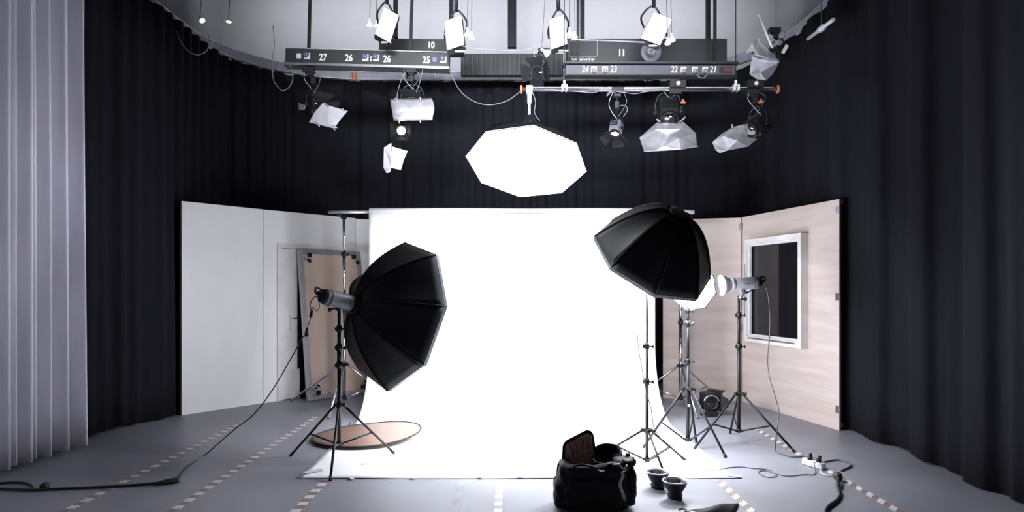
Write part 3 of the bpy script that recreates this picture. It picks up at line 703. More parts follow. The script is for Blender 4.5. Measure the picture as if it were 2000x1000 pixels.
ribbon(st, .024, 'webbing_strap', 'webbing', bag)
mb = MB(); mb.tube([at(px, py, 4.44) for px, py in ((1209,905), (1213,913), (1220,915), (1224,908))], .006); mb.build('metal_ring', 'alu_matte', bag)
mb = MB(); mb.tube([at(px, py, 4.42) for px, py in ((1168,917), (1172,920), (1178,920.5), (1181,918))], .004); mb.build('zip_pull', 'alu_matte', bag)
mb = MB(); mb.box(at(1231, 896, 4.56), (.05, .04, .03), .4, .006); mb.box(at(1226, 889, 4.58), (.03, .03, .03), .2, .005); mb.build('buckle', 'black_plastic', bag)
mb = MB(); mb.box(at(1093, 914, 4.6), (.03, .05, .05), .2, .008); mb.tube([at(1092,905,4.6), at(1089,915,4.6), at(1091,926,4.6)], .007); mb.build('side_buckle', 'black_plastic', bag)
mb = MB(); mb.tube([at(1120,912,4.47), at(1132,908,4.44), at(1150,910,4.44), at(1163,914,4.45)], .008); mb.build('grab_handle', 'bag_shine', bag)

# ------------------------------------------------------------------ power strip and cables
def cable(pts, r, name, m, label, cat='cable'):
    return tag(MB().tube(pts, r, 8).build(name, m), label, cat)
G = lambda lst, r: [gr(px, py, r) for px, py in lst]
PSp = gr(1596, 916)
ps = thing('power_strip', PSp, 'white multi-socket power strip on the striped tape at right', 'power strip')
zr_ = R(115)
rotp = Matrix.Rotation(zr_, 4, 'Z')
pse = PSp + V((0, .03, 0))
MB().box(pse+V((0,.03,.028)), (.20, .058, .05), zr_, .006).build('body', 'white_plastic', ps)
for k in range(2):
    q = pse + V((0,.03,0)) + (rotp @ V((-.045+.08*k, 0, 0)))
    MB().lathe(q+V((0,0,.051)), (0,0,1), [(.0,0), (.0025,.020), (.0035,.023), (.0035,.025), (0,.026)], 20).build('socket', 'light_grey', ps)
for k in range(2):
    q = pse + V((0,.03,0)) + (rotp @ V((-.05+.09*k, 0, 0)))
    pl = MB(); pl.cyl(q+V((0,0,.054)), q+V((0,0,.085)), .021, .018, 12); pl.box(q+V((.006,0,.092)), (.022, .022, .03), .3, .005)
    tag(pl.build('power_plug', 'rubber'), ('black plug in the rear socket of the white power strip' if k else 'black plug in the near socket of the white power strip'), 'plug')
cable([hA+V((.06,0,.01)), at(1492,551,6.4), at(1500,575,6.4), at(1504,620,6.4), at(1503,655,6.38), at(1499,700,6.3), at(1502,735,6.2), at(1514,775,6.1), at(1521,805,6.05), at(1518,835,6.0)] + G([(1514,880), (1520,884), (1545,892), (1575,892)], .006) + [gr(1588,893,.03), gr(1596,897,.09)], .0055, 'power_cable', 'cable_grey', 'grey power cable hanging from the right flash head down to the power strip')
cable([at(1235,545,5.75), at(1237,580,5.75), at(1244,635,5.7), at(1247,680,5.66), at(1258,742,5.6), at(1264,770,5.6), at(1272,800,5.58), at(1277,835,5.6), at(1290,855,5.65)] +
      G([(1305,885), (1325,893), (1345,903), (1362,914), (1378,918.5), (1400,918), (1425,913), (1450,912), (1475,915), (1500,917), (1511,923), (1516,930), (1500,932), (1484,926), (1482,921), (1495,919), (1515,925), (1540,930), (1570,927), (1590,927)], .005) + [gr(1592,915,.02), gr(1590,905,.05), gr(1594,903,.08)], .0038, 'power_cable', 'cable_grey', 'thin cable from the right black softbox looping across the paper to the power strip')
cable(G([(1603,904), (1625,899), (1640,898.5), (1655,903), (1662,909), (1655,914), (1643,919)], .008), .007, 'power_cable', 'cable_grey', 'grey lead looping from the power strip to the round black connector')
cable([gr(1602,918,.02), gr(1606,925,.008), gr(1620,929,.008), gr(1632,928,.015)], .006, 'power_cable', 'tape_white', 'short white lead between power strip and round black connector')
con = thing('cable_connector', gr(1638, 936), 'round black cable connector on the floor at right', 'connector')
MB().lathe(gr(1637, 931, .034), (.1,.5,.1), [(-.035,0), (-.034,.02), (-.02,.030), (0,.034), (.02,.032), (.03,.02), (.03,0)], 20).build('plug_body', 'rubber', con)
MB().tube(G([(1637,932), (1636,945)], .03)+G([(1637,955), (1640,962)], .012), .014).build('strain_relief', 'rubber', con)
cable(G([(1636,945), (1638,958), (1640,966), (1634,977), (1619,988), (1612,998), (1611,1010), (1608,1040)], .013), .012, 'thick_cable', 'rubber', 'thick black cable running from the round connector out of the bottom edge')
# left cable
rb_ = ringA - nA*.29
c1 = [rb_+V((-.0,-.02,0)), at(612,582,5.5), at(606,595,5.5), at(608,606,5.5)]
cable(c1, .004, 'power_cable', 'rubber', 'short black lead from the left flash head to its inline switch')
cable([at(622,587,5.48), at(624,600,5.48), at(618,607,5.48), at(612,600,5.48), at(610,604,5.5)], .003, 'sync_lead', 'rubber', 'tiny looped black lead behind the left flash head')
tag(MB().box(at(608,613,5.5), (.022,.022,.06), Matrix.Rotation(R(12),4,'Y'), .005).build('inline_switch', 'rubber'), 'small black inline switch hanging below the left flash head', 'switch')
cable([at(607,620,5.5), at(603,632,5.5), at(600,642,5.5)], .0035, 'power_cable', 'rubber', 'short black lead between the inline switch and the plug coupling at left')
mb = MB(); mb.cyl(at(600,640,5.5), at(598.5,654,5.5), .010, .016, 10); mb.box(at(599,655,5.5), (.03,.025,.02), None, .004)
tag(mb.build('plug_coupling', 'rubber'), 'black plug coupling dangling left of the softbox stand', 'connector')
cable([at(597,656,5.5), at(590,660,5.5), at(580,680,5.48), at(560,715,5.45), at(530,765,5.4), at(495,810,5.42), at(465,833,5.55), at(430,863,5.75)] + G([(400,889), (375,905), (357,920), (350,932)], .006), .0048, 'power_cable', 'rubber', 'long black cable sagging from the plug coupling down to the left floor')
cn = MB(); q0, q1 = gr(347, 938, .022), gr(315, 943, .02); cn.lathe(q0, q1-q0, [(-.012,0), (-.01,.018), (.0,.023), (.07,.022), (.12,.016), (.16,.011), (.16,0)], 16)
tag(cn.build('cable_connector', 'rubber'), 'black cable connector on the left floor beside the striped tape', 'connector')
cable(G([(318,942), (290,945), (240,949), (180,952), (110,955), (60,957), (10,955), (-60,954)], .012), .010, 'thick_cable', 'rubber', 'thick black cable crossing the floor at bottom left')
cable(G([(-40,950), (10,943), (45,943), (60,948), (64,955)], .010), .009, 'thick_cable', 'rubber', 'black cable loop at the far left edge of the floor')
q = gr(88, 955); tag(MB().lathe(q+V((0,0,.02)), (.2,.9,0), [(-.03,0), (-.03,.02), (-.01,.030), (.02,.028), (.03,.015), (.03,0)], 16).build('cable_connector', 'rubber'), 'round black cable coupling on the floor in front of the white curtain', 'connector')

# ------------------------------------------------------------------ ceiling grid
# curtain track (U-shaped)
trk = thing('curtain_track', (0, 10.2, TZ), 'grey curved curtain rail under the ceiling following the black drapes', 'curtain rail')
tp = [(-4.15, 4.6)] + [(-4.15, y) for y in (5.5, 6.5, 7.5, 8.2)]
tp += [(-4.15+1.9*(1-math.cos(R(a))), 8.35+1.9*math.sin(R(a))) for a in range(10, 91, 10)]
tp += [(x, 10.25) for x in (-1.5, 0, 1.4)]
tp += [(1.75+1.9*math.sin(R(a)), 8.35+1.9*math.cos(R(a))) for a in range(0, 91, 10)]
tp += [(3.65, y) for y in (7.5, 6.5, 5.5, 4.6)]
def rail(pts, z, w_, h_, name, m, parent):
    P = [V((x, y, z)) for x, y in pts]; mb = MB(); rows = []
    for i, p in enumerate(P):
        d = (P[min(i+1, len(P)-1)]-P[max(i-1, 0)]).normalized(); s = V((d.y, -d.x, 0))
        rows.append([p+s*w_/2+V((0,0,-h_/2)), p+s*w_/2+V((0,0,h_/2)), p-s*w_/2+V((0,0,h_/2)), p-s*w_/2+V((0,0,-h_/2))])
    vv = [q for r_ in rows for q in r_]; fs = []
    for i in range(len(rows)-1):
        for k in range(4): fs.append((4*i+k, 4*i+(k+1) % 4, 4*i+4+(k+1) % 4, 4*i+4+k))
    fs += [(0,1,2,3), tuple(4*(len(rows)-1)+k for k in (3,2,1,0))]
    return mb.poly(vv, fs, False).build(name, m, parent)
rail(tp, TZ+.01, .05, .10, 'rail', 'beam_grey', trk)
rail(tp, TZ-.05, .07, .014, 'bottom_flange', 'alu_matte', trk)
rail(tp, TZ+.066, .07, .012, 'top_flange', 'alu_matte', trk)
mb = MB()
P = resample([(x, y) for x, y in tp], .2)
for i, p in enumerate(P): mb.box((p.x, p.y-.02, TZ-.068), (.025, .03, .025))
g_ = mb.build('glider', 'black_plastic', trk); g_['kind'] = 'stuff'
for px in (692,):
    MB().lathe(at(px, 158, 10.15), (0,0,1), [(0,0), (0,.04), (.03,.035), (.1,.035), (.11,.042), (.12,0)], 16).build('insulator', 'orange', trk)

def beam(name, pL, pR, h, dpt, m, label, slope=True):
    pL, pR = V(pL), V(pR); t = thing(name, pL.lerp(pR, .5), label, 'lighting bar')
    ex = (pR-pL).normalized(); ez = V((0,0,1)); ez = (ez-ex*ez.dot(ex)).normalized(); ey = ez.cross(ex)
    rt_ = rotmat(ex, ey, ez)
    MB().box(pL.lerp(pR, .5)+ey*dpt/2, ((pR-pL).length, dpt, h), rt_, .004).build('casing', m, t)
    return t, ex, ey, ez, rt_
YK = 7.2
# left numbered bar
pL, pR = at(557, 110, YK), at(877, 118.5, YK)
t, ex, ey, ez, rt_ = beam('numbered_bar', pL, pR, .165, .12, 'beam_black', 'black ceiling bar numbered 27, 26, 26, 25 above the left lamps')
L_ = (pR-pL).length
MB().box(pL.lerp(pR,.5)-ez*.085-ey*.0+ey*.05, (L_+.02, .17, .028), rt_, .003).build('bottom_rail', 'aluminium', t)
MB().box(pL.lerp(pR,.5)+ez*.086+ey*.05, (L_-.01, .14, .008), rt_).build('top_rail', 'alu_matte', t)
def onb(px, dz=0, off=-.004):
    u = (px-557)/320*L_; return pL + ex*u + ez*dz + ey*off
for px, s_ in ((631, '27'), (681.5, '26'), (756, '26'), (833, '25')):
    lettering('number', s_, .102, onb(px, -.003), t, ex, ez, bold=.022)
for px, mm_ in ((584, 0), (600, 1), (714, 1), (735, 1), (866, 1), (849, 2)):
    o = MB().box(onb(px, .006, -.004), (.066 if mm_ == 1 else .048, .012, .07 if mm_ == 1 else .055), rt_, .002).build('socket_plate', 'white_plastic' if mm_ != 2 else 'blue_plastic', t)
    if mm_ == 1: MB().lathe(onb(px-1.5, .018, -.01), -ey, [(0,.03), (.012,.032), (.03,.026), (.032,0)], 16).build('socket_cap', 'blue_plastic', o)
MB().box(onb(725, 0.01, -.004), (.018,.01,.02), rt_).build('switch', 'white_plastic', t)
MB().box(onb(725, -.022, -.004), (.022,.01,.018), rt_).build('switch', 'white_plastic', t)
for px in (600, 800): MB().box(onb(px, 1.13, .05), (.03,.03,2.1), rt_).build('hanger', 'black_metal', t)
# right numbered bar
pL2, pR2 = at(1105, 136, YK), at(1436, 136.5, YK)
t, ex, ey, ez, rt_ = beam('numbered_bar', pL2, pR2, .10, .12, 'bar_grey', 'grey ceiling bar numbered 24, 23, 22, 21 above the right lamps')
MB().box(pL2.lerp(pR2,.5)+ez*.068+ey*.05, (1.88, .18, .022), rt_, .003).build('top_rail', 'beam_black', t)
MB().box(pL2.lerp(pR2,.5)-ez*.058+ey*.05, (1.86, .14, .012), rt_).build('bottom_rail', 'beam_black', t)
def onb2(px, dz=0, off=-.004): return pL2 + ex*((px-1105)*YK/F) + ez*dz + ey*off
for px, s_ in ((1143, '24'), (1198.5, '23'), (1317, '22'), (1393, '21')): lettering('number', s_, .100, onb2(px, 0), t, ex, ez, bold=.010, sx=.74, shear=.12)
for px in (1160, 1181.5, 1335, 1357, 1377):
    o = MB().box(onb2(px, .0, -.004), (.062, .012, .066), rt_, .002).build('socket_plate', 'white_plastic', t)
    MB().lathe(onb2(px, -.012, -.012), (-ey+V((0,0,-.5))), [(0,.024), (.015,.027), (.035,.02), (.036,0)], 16).build('socket_cap', 'grey_plastic', o)
o = MB().box(onb2(1417, 0, -.003), (.14, .006, .07), rt_, .002).build('warning_plate', 'beam_black', t)
MB().box(onb2(1421, .0, -.007), (.09, .002, .045), rt_).build('red_print', 'red_dark', o)
for px in (1130, 1400): MB().box(onb2(px, 1.25, .07), (.03,.03,2.36), rt_).build('hanger', 'black_metal', t)
MB().tube([onb2(1360,-.05,-.03), onb2(1363,-.09,-.04), onb2(1372,-.10,-.04), onb2(1379,-.06,-.04), onb2(1380,-.03,-.03)], .005).build('white_lead', 'cable_pale', t)
# black machine bars with 10 and 11 behind
YM = 7.9
pL3, pR3 = at(740, 87, YM), at(905, 89, YM)
t, ex, ey, ez, rt_ = beam('hoist_bar', pL3, pR3, .15, .2, 'beam_black', 'black hoist bar numbered 10 under the ceiling, left of centre')
lettering('number', '10', .105, at(842, 89, YM)-V((0,.006,0)), t, (1,0,0), (0,0,1), bold=.03)
for px in (770, 880): MB().box((at(px, 20, YM).x, YM+.1, 5.4), (.05,.05,1.78)).build('hanger', 'black_metal', t)
pL4, pR4 = at(1108, 100, YM), at(1420, 100, YM)
t, ex, ey, ez, rt_ = beam('hoist_bar', pL4, pR4, .30, .3, 'beam_black', 'large black hoist box numbered 11 under the ceiling, right of centre')
lettering('number', '11', .11, at(1214, 104, YM)-V((0,.006,0)), t, bold=.03)
fr_ = [(1113,80), (1165,80), (1166.5,82), (1166.5,108), (1163,111.5), (1115,111.5), (1111.5,108), (1111.5,82), (1113,80)]
MB().tube([at(px, py, YM)-V((0,.006,0)) for px, py in fr_], .005, 6, smooth=False).build('printed_frame', 'cable_pale', t)
lettering('lettering', 'Einzellast/Single Load:  40  kg/m', .034, at(1139, 116, YM)-V((0,.006,0)), t, bold=.02, sx=.62)
lettering('lettering', 'Höchstlast/Max.  Load  140  kg', .032, at(1138, 120.5, YM)-V((0,.006,0)), t, bold=.0, sx=.62)
for px in (1140, 1390): MB().box((at(px, 20, YM).x, YM+.15, 5.4), (.05,.05,1.78)).build('hanger', 'black_metal', t)
rl_ = MB(); c_ = at(1271, 102, YM-.02); rl_.lathe(c_, (0,-1,0), [(0,0), (0,.12), (.03,.12), (.03,.055), (.02,.05), (.02,0)], 32)
rlo = rl_.build('cable_drum', 'beam_grey', t)
mb = MB()
for k in range(10):
    a = k*math.pi/5; mb.box(c_+V((math.cos(a)*.033, -.034, math.sin(a)*.033)), (.030, .006, .010), Matrix.Rotation(-a, 4, 'Y'))
mb.build('spoke', 'numeral', rlo)
# ribbed box behind centre
t = thing('ribbed_cover', at(1000, 128, 9.4), 'dark ribbed cover above the curtain rail in the middle', 'cover')
MB().box(at(1000, 128, 9.42), (1.44, .1, .30)).build('back_plate', 'beam_black', t)
for k in range(22): MB().box(at(905+k*9.1, 128, 9.34), (.022, .05, .28)).build('rib', 'rib_grey', t)
MB().box((0, 9.42, 5.6), (.12, .08, 1.4)).build('hanger', 'black_metal', t)
# small red/white clips over the rail
for px, lab in ((983, 'red clip standing on the curtain rail, centre'), (853, 'red clip standing on the curtain rail under the number 25')):
    p = at(px, 142, 10.15); mb = MB(); mb.box(p+V((0,0,.03)), (.045,.03,.07), None, .004)
    tt = thing('rail_clip', p, lab, 'clip'); mb.build('clip_head', 'red_plastic', tt)
    mb = MB(); mb.box(p+V((-.018,0,-.045)), (.012,.02,.08)); mb.box(p+V((.018,0,-.045)), (.012,.02,.08)); mb.build('clip_leg', 'white_plastic', tt)

# lighting pipe
YQ = 6.55
q0, q1 = at(1018, 174.5, YQ), at(1519, 174.5, YQ)
t = thing('lighting_pipe', q0.lerp(q1, .5), 'long silver lighting pipe with orange end caps, right of centre', 'lighting bar')
MB().cyl(q0, q1, .021, n=20).build('pipe', 'aluminium', t)
MB().box(q0.lerp(q1,.5)+V((0,0,.012)), ((q1-q0).length-.1, .05, .006)).build('upper_strip', 'alu_matte', t)
for q in (q0, q1): MB().lathe(q, (1,0,0), [(-.012,0), (-.012,.03), (-.006,.042), (.006,.042), (.012,.03), (.012,0)], 20).build('end_cap', 'orange', t)
for px in (1102, 1437):
    p = at(px, 172, YQ); mb = MB(); mb.box(p+V((-.02,0,0)), (.016,.07,.06)); mb.box(p+V((.02,0,0)), (.016,.07,.06)); mb.box(p+V((0,0,.045)), (.02,.03,.06)); mb.build('suspension_clamp', 'light_grey', t); MB().cyl(p+V((0,0,.06)), V((p.x, p.y, ZC)), .005, n=6).build('suspension_wire', 'black_metal', t)
def carriage(px, name_t):
    p = at(px, 166, YQ); mb = MB(); mb.box(p+V((0,-.01,.0)), (.16, .09, .075), None, .004); mb.build('carriage', 'black_metal', name_t)
    MB().lathe(p+V((0,-.055,0)), (0,-1,0), [(0,0), (0,.02), (.012,.02), (.014,.012), (.014,0)], 20).build('white_knob', 'white_plastic', name_t)
carriage(1322, t); carriage(1473, t)

# stage lamps
def stage_lamp(label, top, head, aim, s=1.0, doors=(1,1,1,1), lens='glass_dark', door_len=.12, name='stage_lamp', yoke=True, hous='black_plastic'):
    top, head, aim = V(top), V(head), V(aim).normalized()
    t = thing(name, top, label, 'stage lamp')
    up = V((0,0,1)); side = aim.cross(up).normalized(); u2 = side.cross(aim).normalized(); rt_ = rotmat(side, aim, u2)
    MB().box(head-aim*.07*s, (.17*s, .20*s, .17*s), rt_, .02*s).build('housing', hous, t)
    mb = MB()
    for k in range(4): mb.box(head-aim*(.15-.03*k)*s+u2*.088*s, (.13*s, .012*s, .02*s), rt_)
    mb.build('cooling_fin', 'black_metal', t)
    MB().lathe(head+aim*.02*s, aim, [(0,.082*s), (.03*s,.085*s), (.045*s,.085*s), (.045*s,.070*s), (.03*s,.064*s)], 24).build('lens_ring', 'black_metal', t)
    MB().lathe(head+aim*.045*s, aim, [(0,.066*s), (.012*s,.045*s), (.016*s,0)], 20).build('lens', lens, t)
    for k, (dv, ev) in enumerate(((u2, side), (-u2, side), (side, u2), (-side, u2))):
        if not doors[k]: continue
        f = head + aim*.06*s + dv*.085*s; g2 = f + (aim*.75+dv*.7).normalized()*door_len*s
        MB().poly([f-ev*.075*s, f+ev*.075*s, g2+ev*.11*s, g2-ev*.11*s], [(0,1,2,3)]).build('barn_door', 'black_metal', t, solid=.003)
    hb_ = head - aim*.05*s
    yk = [hb_+side*.105*s, hb_+side*.115*s+up*.06*s, hb_+side*.08*s+up*.15*s, hb_+up*.18*s, hb_-side*.08*s+up*.15*s, hb_-side*.115*s+up*.06*s, hb_-side*.105*s]
    MB().tube(yk, .009*s, 8).build('yoke', 'black_metal', t)
    for q in (1, -1): MB().cyl(hb_+side*.09*s*q, hb_+side*.135*s*q, .02*s, n=10).build('side_knob', 'black_plastic', t)
    mb = MB(); yt = hb_+up*.18*s; mb.cyl(yt, top, .011, n=10); mb.box(top, (.12, .07, .05), None, .004); mb.box(yt.lerp(top, .45), (.045,.045,.07), None, .004); mb.box(yt.lerp(top,.8), (.07,.05,.03), None, .004)
    mb.build('hanging_bracket', 'black_metal', t)
    MB().tube([top+V((.03,-.03,0)), top.lerp(yt,.5)+V((.09,-.03,0)), hb_+side*.06*s+up*.08*s], .004, 6).build('lamp_cable', 'cable_grey', t)
    MB().tube([top+V((-.03,-.03,0)), top.lerp(yt,.6)+V((-.08,-.03,0)), hb_-side*.08*s+up*.06*s], .003, 6).build('safety_wire', 'alu_matte', t)
    return t
def sheet(parent, pts, faces, m, name='foil_sheet', pegs=(), smooth=False):
    o = MB().poly(pts, faces, smooth).build(name, m, parent, solid=.0025)
    for a, b in pegs: 
        a, b = V(a), V(b); MB().cyl(a, b, .008, .006, 6).build('clothes_peg', 'wood_peg', o)
    return o
# a: left lamp with white sheet
Y1 = 7.22
la = stage_lamp('stage lamp with a tilted white diffusion sheet, leftmost hanging lamp', at(603, 138, Y1), at(622, 208, Y1), (.55, -.70, -.35), 1.0, (1,0,0,1))
A = lambda px, py, dy=0: at(px, py, Y1+dy)
pts = [A(626,199,-.02), A(644,207,-.10), A(679,217,-.06), A(665,233,-.16), A(656,246,-.2), A(640,243,-.24), A(606,235,-.12), A(616,217,-.05), A(642,224,-.17), A(604,239,-.17), A(650,250,-.28), A(659,250,-.26)]
sheet(la, pts, [(0,1,8,7), (1,2,3,8), (3,4,5,8), (7,8,5,6), (6,5,10,9), (5,4,11,10)], 'gel', 'diffusion_sheet', [(A(635,202,-.1), A(641,208,-.12)), (A(669,212,-.1), A(672,217,-.1)), (A(617,238,-.2), A(624,247,-.22)), (A(649,245,-.28), A(654,254,-.28))])
MB().poly([A(583,201), A(597,206,-.1), A(594,215,-.1), A(584,214)], [(0,1,2,3)]).build('barn_door', 'alu_matte', la, solid=.003)
# b: centre-left lamp with silver-white sheet
lb = stage_lamp('stage lamp with a wide curled white sheet, above the lit round lamp', at(803, 139, Y1), at(805, 203, Y1), (.05, -.85, -.45), 1.1, (1,0,0,0))
rows = []
for k in range(9):
    v = k/8; y = 193+43*v; xl = 762+7*v; xr = 843+ (4.5*math.sin(math.pi*min(1,v*1.2)))*1.0 + 2*v
    rows.append([A(xl+(xr-xl)*u, y - 1.5*u, -.14-.09*math.sin(math.pi*v)-.02*math.sin(u*6)) for u in (0,.2,.4,.6,.8,.88,1)])
vv = [q for r_ in rows for q in r_]; fs = [(7*i+j, 7*i+j+1, 7*i+8+j, 7*i+7+j) for i in range(8) for j in range(6)]
sheet(lb, vv, fs, 'foil', 'diffusion_sheet', [(A(772,192,-.18), A(777,197,-.2)), (A(821,190,-.18), A(821,197,-.2)), (A(779,231,-.2), A(780,241,-.2)), (A(821,231,-.2), A(821,240,-.2))], True)
# lit round lamp with hanging foil
lc = stage_lamp('stage lamp with a glowing round lens and curled sheet hanging below', at(797, 138, Y1+.1), at(785, 256, Y1+.02), (-.02, -.95, -.12), .72, (0,1,1,1), 'glow_lens', .10)
pts = [A(764,279,.0), A(766,286,-.06), A(796,295,-.02), A(788,314,-.05), A(783,332,-.03), A(764,328,-.08), A(762,336,-.10), A(755,338,-.12), A(749,328,-.06), A(750,288,.0), A(780,300,-.08), A(763,308,-.10)]
sheet(lc, pts, [(0,1,11,9), (1,2,10,11), (2,3,10), (10,3,4,5), (11,10,5), (9,11,5,8), (5,6,7,8)], 'gel', 'curled_sheet', smooth=False)
MB().tube([A(782,268,.05), A(778,276,.05), A(772,284,0)], .006, 6).build('sheet_hanger', 'black_metal', lc)
# c: small spot right of overhead softbox
Y2 = YQ
B_ = lambda px, py, dy=0: at(px, py, Y2+dy)
ld = stage_lamp('small narrow spotlight with open barn doors, right of the overhead softbox', B_(1206,176), B_(1202,256), (-.25, -.35, -.9), .62, (1,1,1,1), 'glow_lens', .16, hous='grey_plastic')
MB().tube([B_(1203,182,-.03), B_(1190,180,-.05), B_(1185,188,-.05), B_(1196,177,-.04)], .004, 6).build('cable_loop', 'cable_pale', ld)
MB().tube([B_(1212,206,-.03), B_(1222,207,-.05), B_(1225,216,-.05), B_(1217,228,-.04)], .004, 6).build('cable_loop', 'cable_pale', ld)
# d: lamp with wide foil
le = stage_lamp('stage lamp wrapped in wide crumpled silver foil, under the pipe middle', B_(1318,180), B_(1306,226), (-.05, -.55, -.75), 1.1, (0,0,0,0), 'glass_dark')
pts = [B_(1287,236,.05), B_(1332,236,.05), B_(1359,260,-.05), B_(1361,287,-.18), B_(1365,286,-.2), B_(1330,292,-.25), B_(1258,296,-.25), B_(1249,269,-.1), B_(1280,253,-.12), B_(1326,270,-.32), B_(1284,292,-.20), B_(1330,252,-.12), B_(1302,262,-.12), B_(1259,281,-.18)]
sheet(le, pts, [(0,1,11,8), (1,2,11), (0,8,7), (8,12,10), (8,13,7), (8,10,13), (12,9,10), (8,11,9,12), (11,2,9), (9,2,3), (9,3,5), (3,4,5), (9,5,10), (10,5,6), (13,10,6), (7,13,6)], 'foil', 'foil_sheet', [(B_(1283,233,-.03), B_(1290,238,-.05)), (B_(1338,229,-.03), B_(1329,237,-.05)), ])
MB().lathe(B_(1334,200,-.05), (0,0,-1), [(-.03,0), (-.03,.012), (-.01,.014), (0,.028), (.012,.03), (.012,0)], 14).build('orange_bell', 'orange', le)
# e: right foil lamp
lf = stage_lamp('stage lamp with folded silver foil pointing left, rightmost under the pipe', B_(1470,180), B_(1472,250), (-.75, -.35, -.45), 1.05, (0,0,0,1), 'glass_dark')
pts = [B_(1391,278,-.15), B_(1409,262,-.1), B_(1430,249,-.06), B_(1461,241,.0), B_(1460,268,-.14), B_(1479,272,-.1), B_(1461,286,-.22), B_(1420,294,-.22), B_(1406,299,-.2), B_(1397,292,-.18), B_(1412,266,-.2), B_(1451,258,-.12), B_(1440,275,-.26)]
sheet(lf, pts, [(0,1,10), (1,2,10), (2,3,11,10), (3,4,11), (10,11,12), (11,4,12), (4,5,6), (4,6,12), (12,6,7), (10,12,7), (0,10,7), (0,7,9), (7,8,9)], 'foil', 'foil_sheet', [(B_(1430,243,-.1), B_(1430,250,-.1)), (B_(1468,236,-.02), B_(1459,243,-.04))])
MB().lathe(B_(1486,199,-.0), (0,0,-1), [(-.03,0), (-.03,.012), (-.01,.014), (0,.028), (.012,.03), (.012,0)], 14).build('orange_bell', 'orange', lf)
# f: upper right foil
Y3 = 6.9; D_ = lambda px, py, dy=0: at(px, py, Y3+dy)
lg_ = stage_lamp('stage lamp behind large folded silver-white foil, above the right pipe end', D_(1512, 60, .1), D_(1512, 108, .1), (-.8, -.35, -.25), .9, (0,0,1,0), 'glass_dark')
pts = [D_(1456,105,-.1), D_(1469,83,-.1), D_(1478,75,0), D_(1486,76,0), D_(1482,81,0), D_(1513,108,0), D_(1522,121,-.05), D_(1510,144,-.12), D_(1496,157,-.15), D_(1482,157,-.15), D_(1464,145,-.05), D_(1469,109,-.1), D_(1475,98,-.12), D_(1485,142,-.28), D_(1483,107,-.24), D_(1480,130,-.14)]
sheet(lg_, pts, [(0,1,12), (1,2,3,4), (1,4,12), (4,5,14), (4,14,12), (12,14,11), (14,5,6), (11,14,6), (11,6,15), (15,6,13), (11,15,10), (15,13,10), (13,6,7), (13,7,8), (13,8,9), (10,13,9)], 'foil', 'foil_sheet')
MB().cyl(D_(1481,27,.1), D_(1513,105,.05), .012, n=8).build('support_rod', 'light_grey', lg_)
MB().box(D_(1533,96,.0), (.035,.02,.09), Matrix.Rotation(R(30),4,'Y')).build('white_clip', 'white_plastic', lg_)
# h: dark lamp above pipe left
lh = stage_lamp('dark stage lamp with winged barn doors above the left pipe end', at(1062, 100, 6.9), at(1052, 143, 6.85), (-.35, -.85, -.15), .85, (1,1,1,1), 'glass_dark', .12)
# softbox suspension
so = [o for o in COL.objects if o.name.startswith('softbox') and 'overhead' in o.get('label', '')][0]
bk = COx - nO*.38; mb = MB(); tpp = at(1034, 176, YQ)
mb.cyl(tpp+V((0,0,-.02)), tpp+V((0,0,-.13)), .022, n=12); mb.tube([tpp+V((0,0,-.13)), bk+V((0,0,.03))], .014, 8); mb.box(tpp, (.06,.07,.08), None, .004)
mb.build('suspension', 'light_grey', so)
MB().lathe(bk, -nO, [(0,0), (0,.05), (.01,.058), (.16,.058), (.17,.05), (.17,0)], 20).build('flash_body', 'black_plastic', so)
MB().tube([tpp+V((.03,0,-.02)), tpp+V((.06,0,-.12)), tpp+V((.05,0,-.22)), tpp+V((.10,0,-.30))], .004, 6).build('suspension_cable', 'cable_pale', so)

# LED panels and small bulbs
def led(corners, Y, dep, label, bulbs):
    c = [at(px, py, Y+d_) for (px, py), d_ in zip(corners, dep)]; ctr = sum(c, V((0,0,0)))/4
    # make planar rectangle from three corners
    ux_ = ((c[1]-c[0])+(c[2]-c[3]))/2; uy_ = ((c[3]-c[0])+(c[2]-c[1]))/2; n_ = ux_.cross(uy_).normalized()
    if n_.y > 0: n_ = -n_
    t = thing('led_panel', ctr, label, 'led panel')
    q = [ctr-ux_/2-uy_/2, ctr+ux_/2-uy_/2, ctr+ux_/2+uy_/2, ctr-ux_/2+uy_/2]
    MB().prism([p_-n_*.004+(p_-ctr)*.04 for p_ in q], -n_*.07).build('housing', 'black_plastic', t)
    mb = MB(); mb.poly(q, [(0,1,2,3)]); uvl = mb.bm.loops.layers.uv.new('uv')
    for f_ in mb.bm.faces:
        for lp2, uv in zip(f_.loops, ((0,0), (ux_.length,0), (ux_.length,uy_.length), (0,uy_.length))): lp2[uvl].uv = uv
    mb.build('light_face', 'glow_led', t, recalc=False)
    MB().tube([ctr-ux_*.6-n_*.05, ctr-ux_*.62-n_*.12+V((0,0,.16)), ctr-n_*.1+V((0,0,.30)), ctr+ux_*.62-n_*.12+V((0,0,.16)), ctr+ux_*.6-n_*.05], .010).build('yoke', 'black_metal', t)
    mb = MB(); mb.cyl(ctr-n_*.1+V((0,0,.29)), ctr-n_*.1+V((0,0,.62)), .02); mb.build('hanging_rod', 'black_metal', t)
    e_ = ctr+uy_*.5 if uy_.z < 0 else ctr-uy_*.5
    MB().box(e_-n_*.02+V((.04,0,-.03)), (.10,.03,.012)).build('cable_tray', 'alu_matte', t)
YL = 6.9
led([(750,13), (779,31), (762,83), (732,67)], YL, (0,0,-.12,-.12), 'white led panel tilted right, leftmost of the four ceiling panels', 0)
led([(868,42), (901,30), (907,87), (873,98)], YL, (0,0,-.12,-.12), 'white led panel with fine grid, above the number 25', 0)
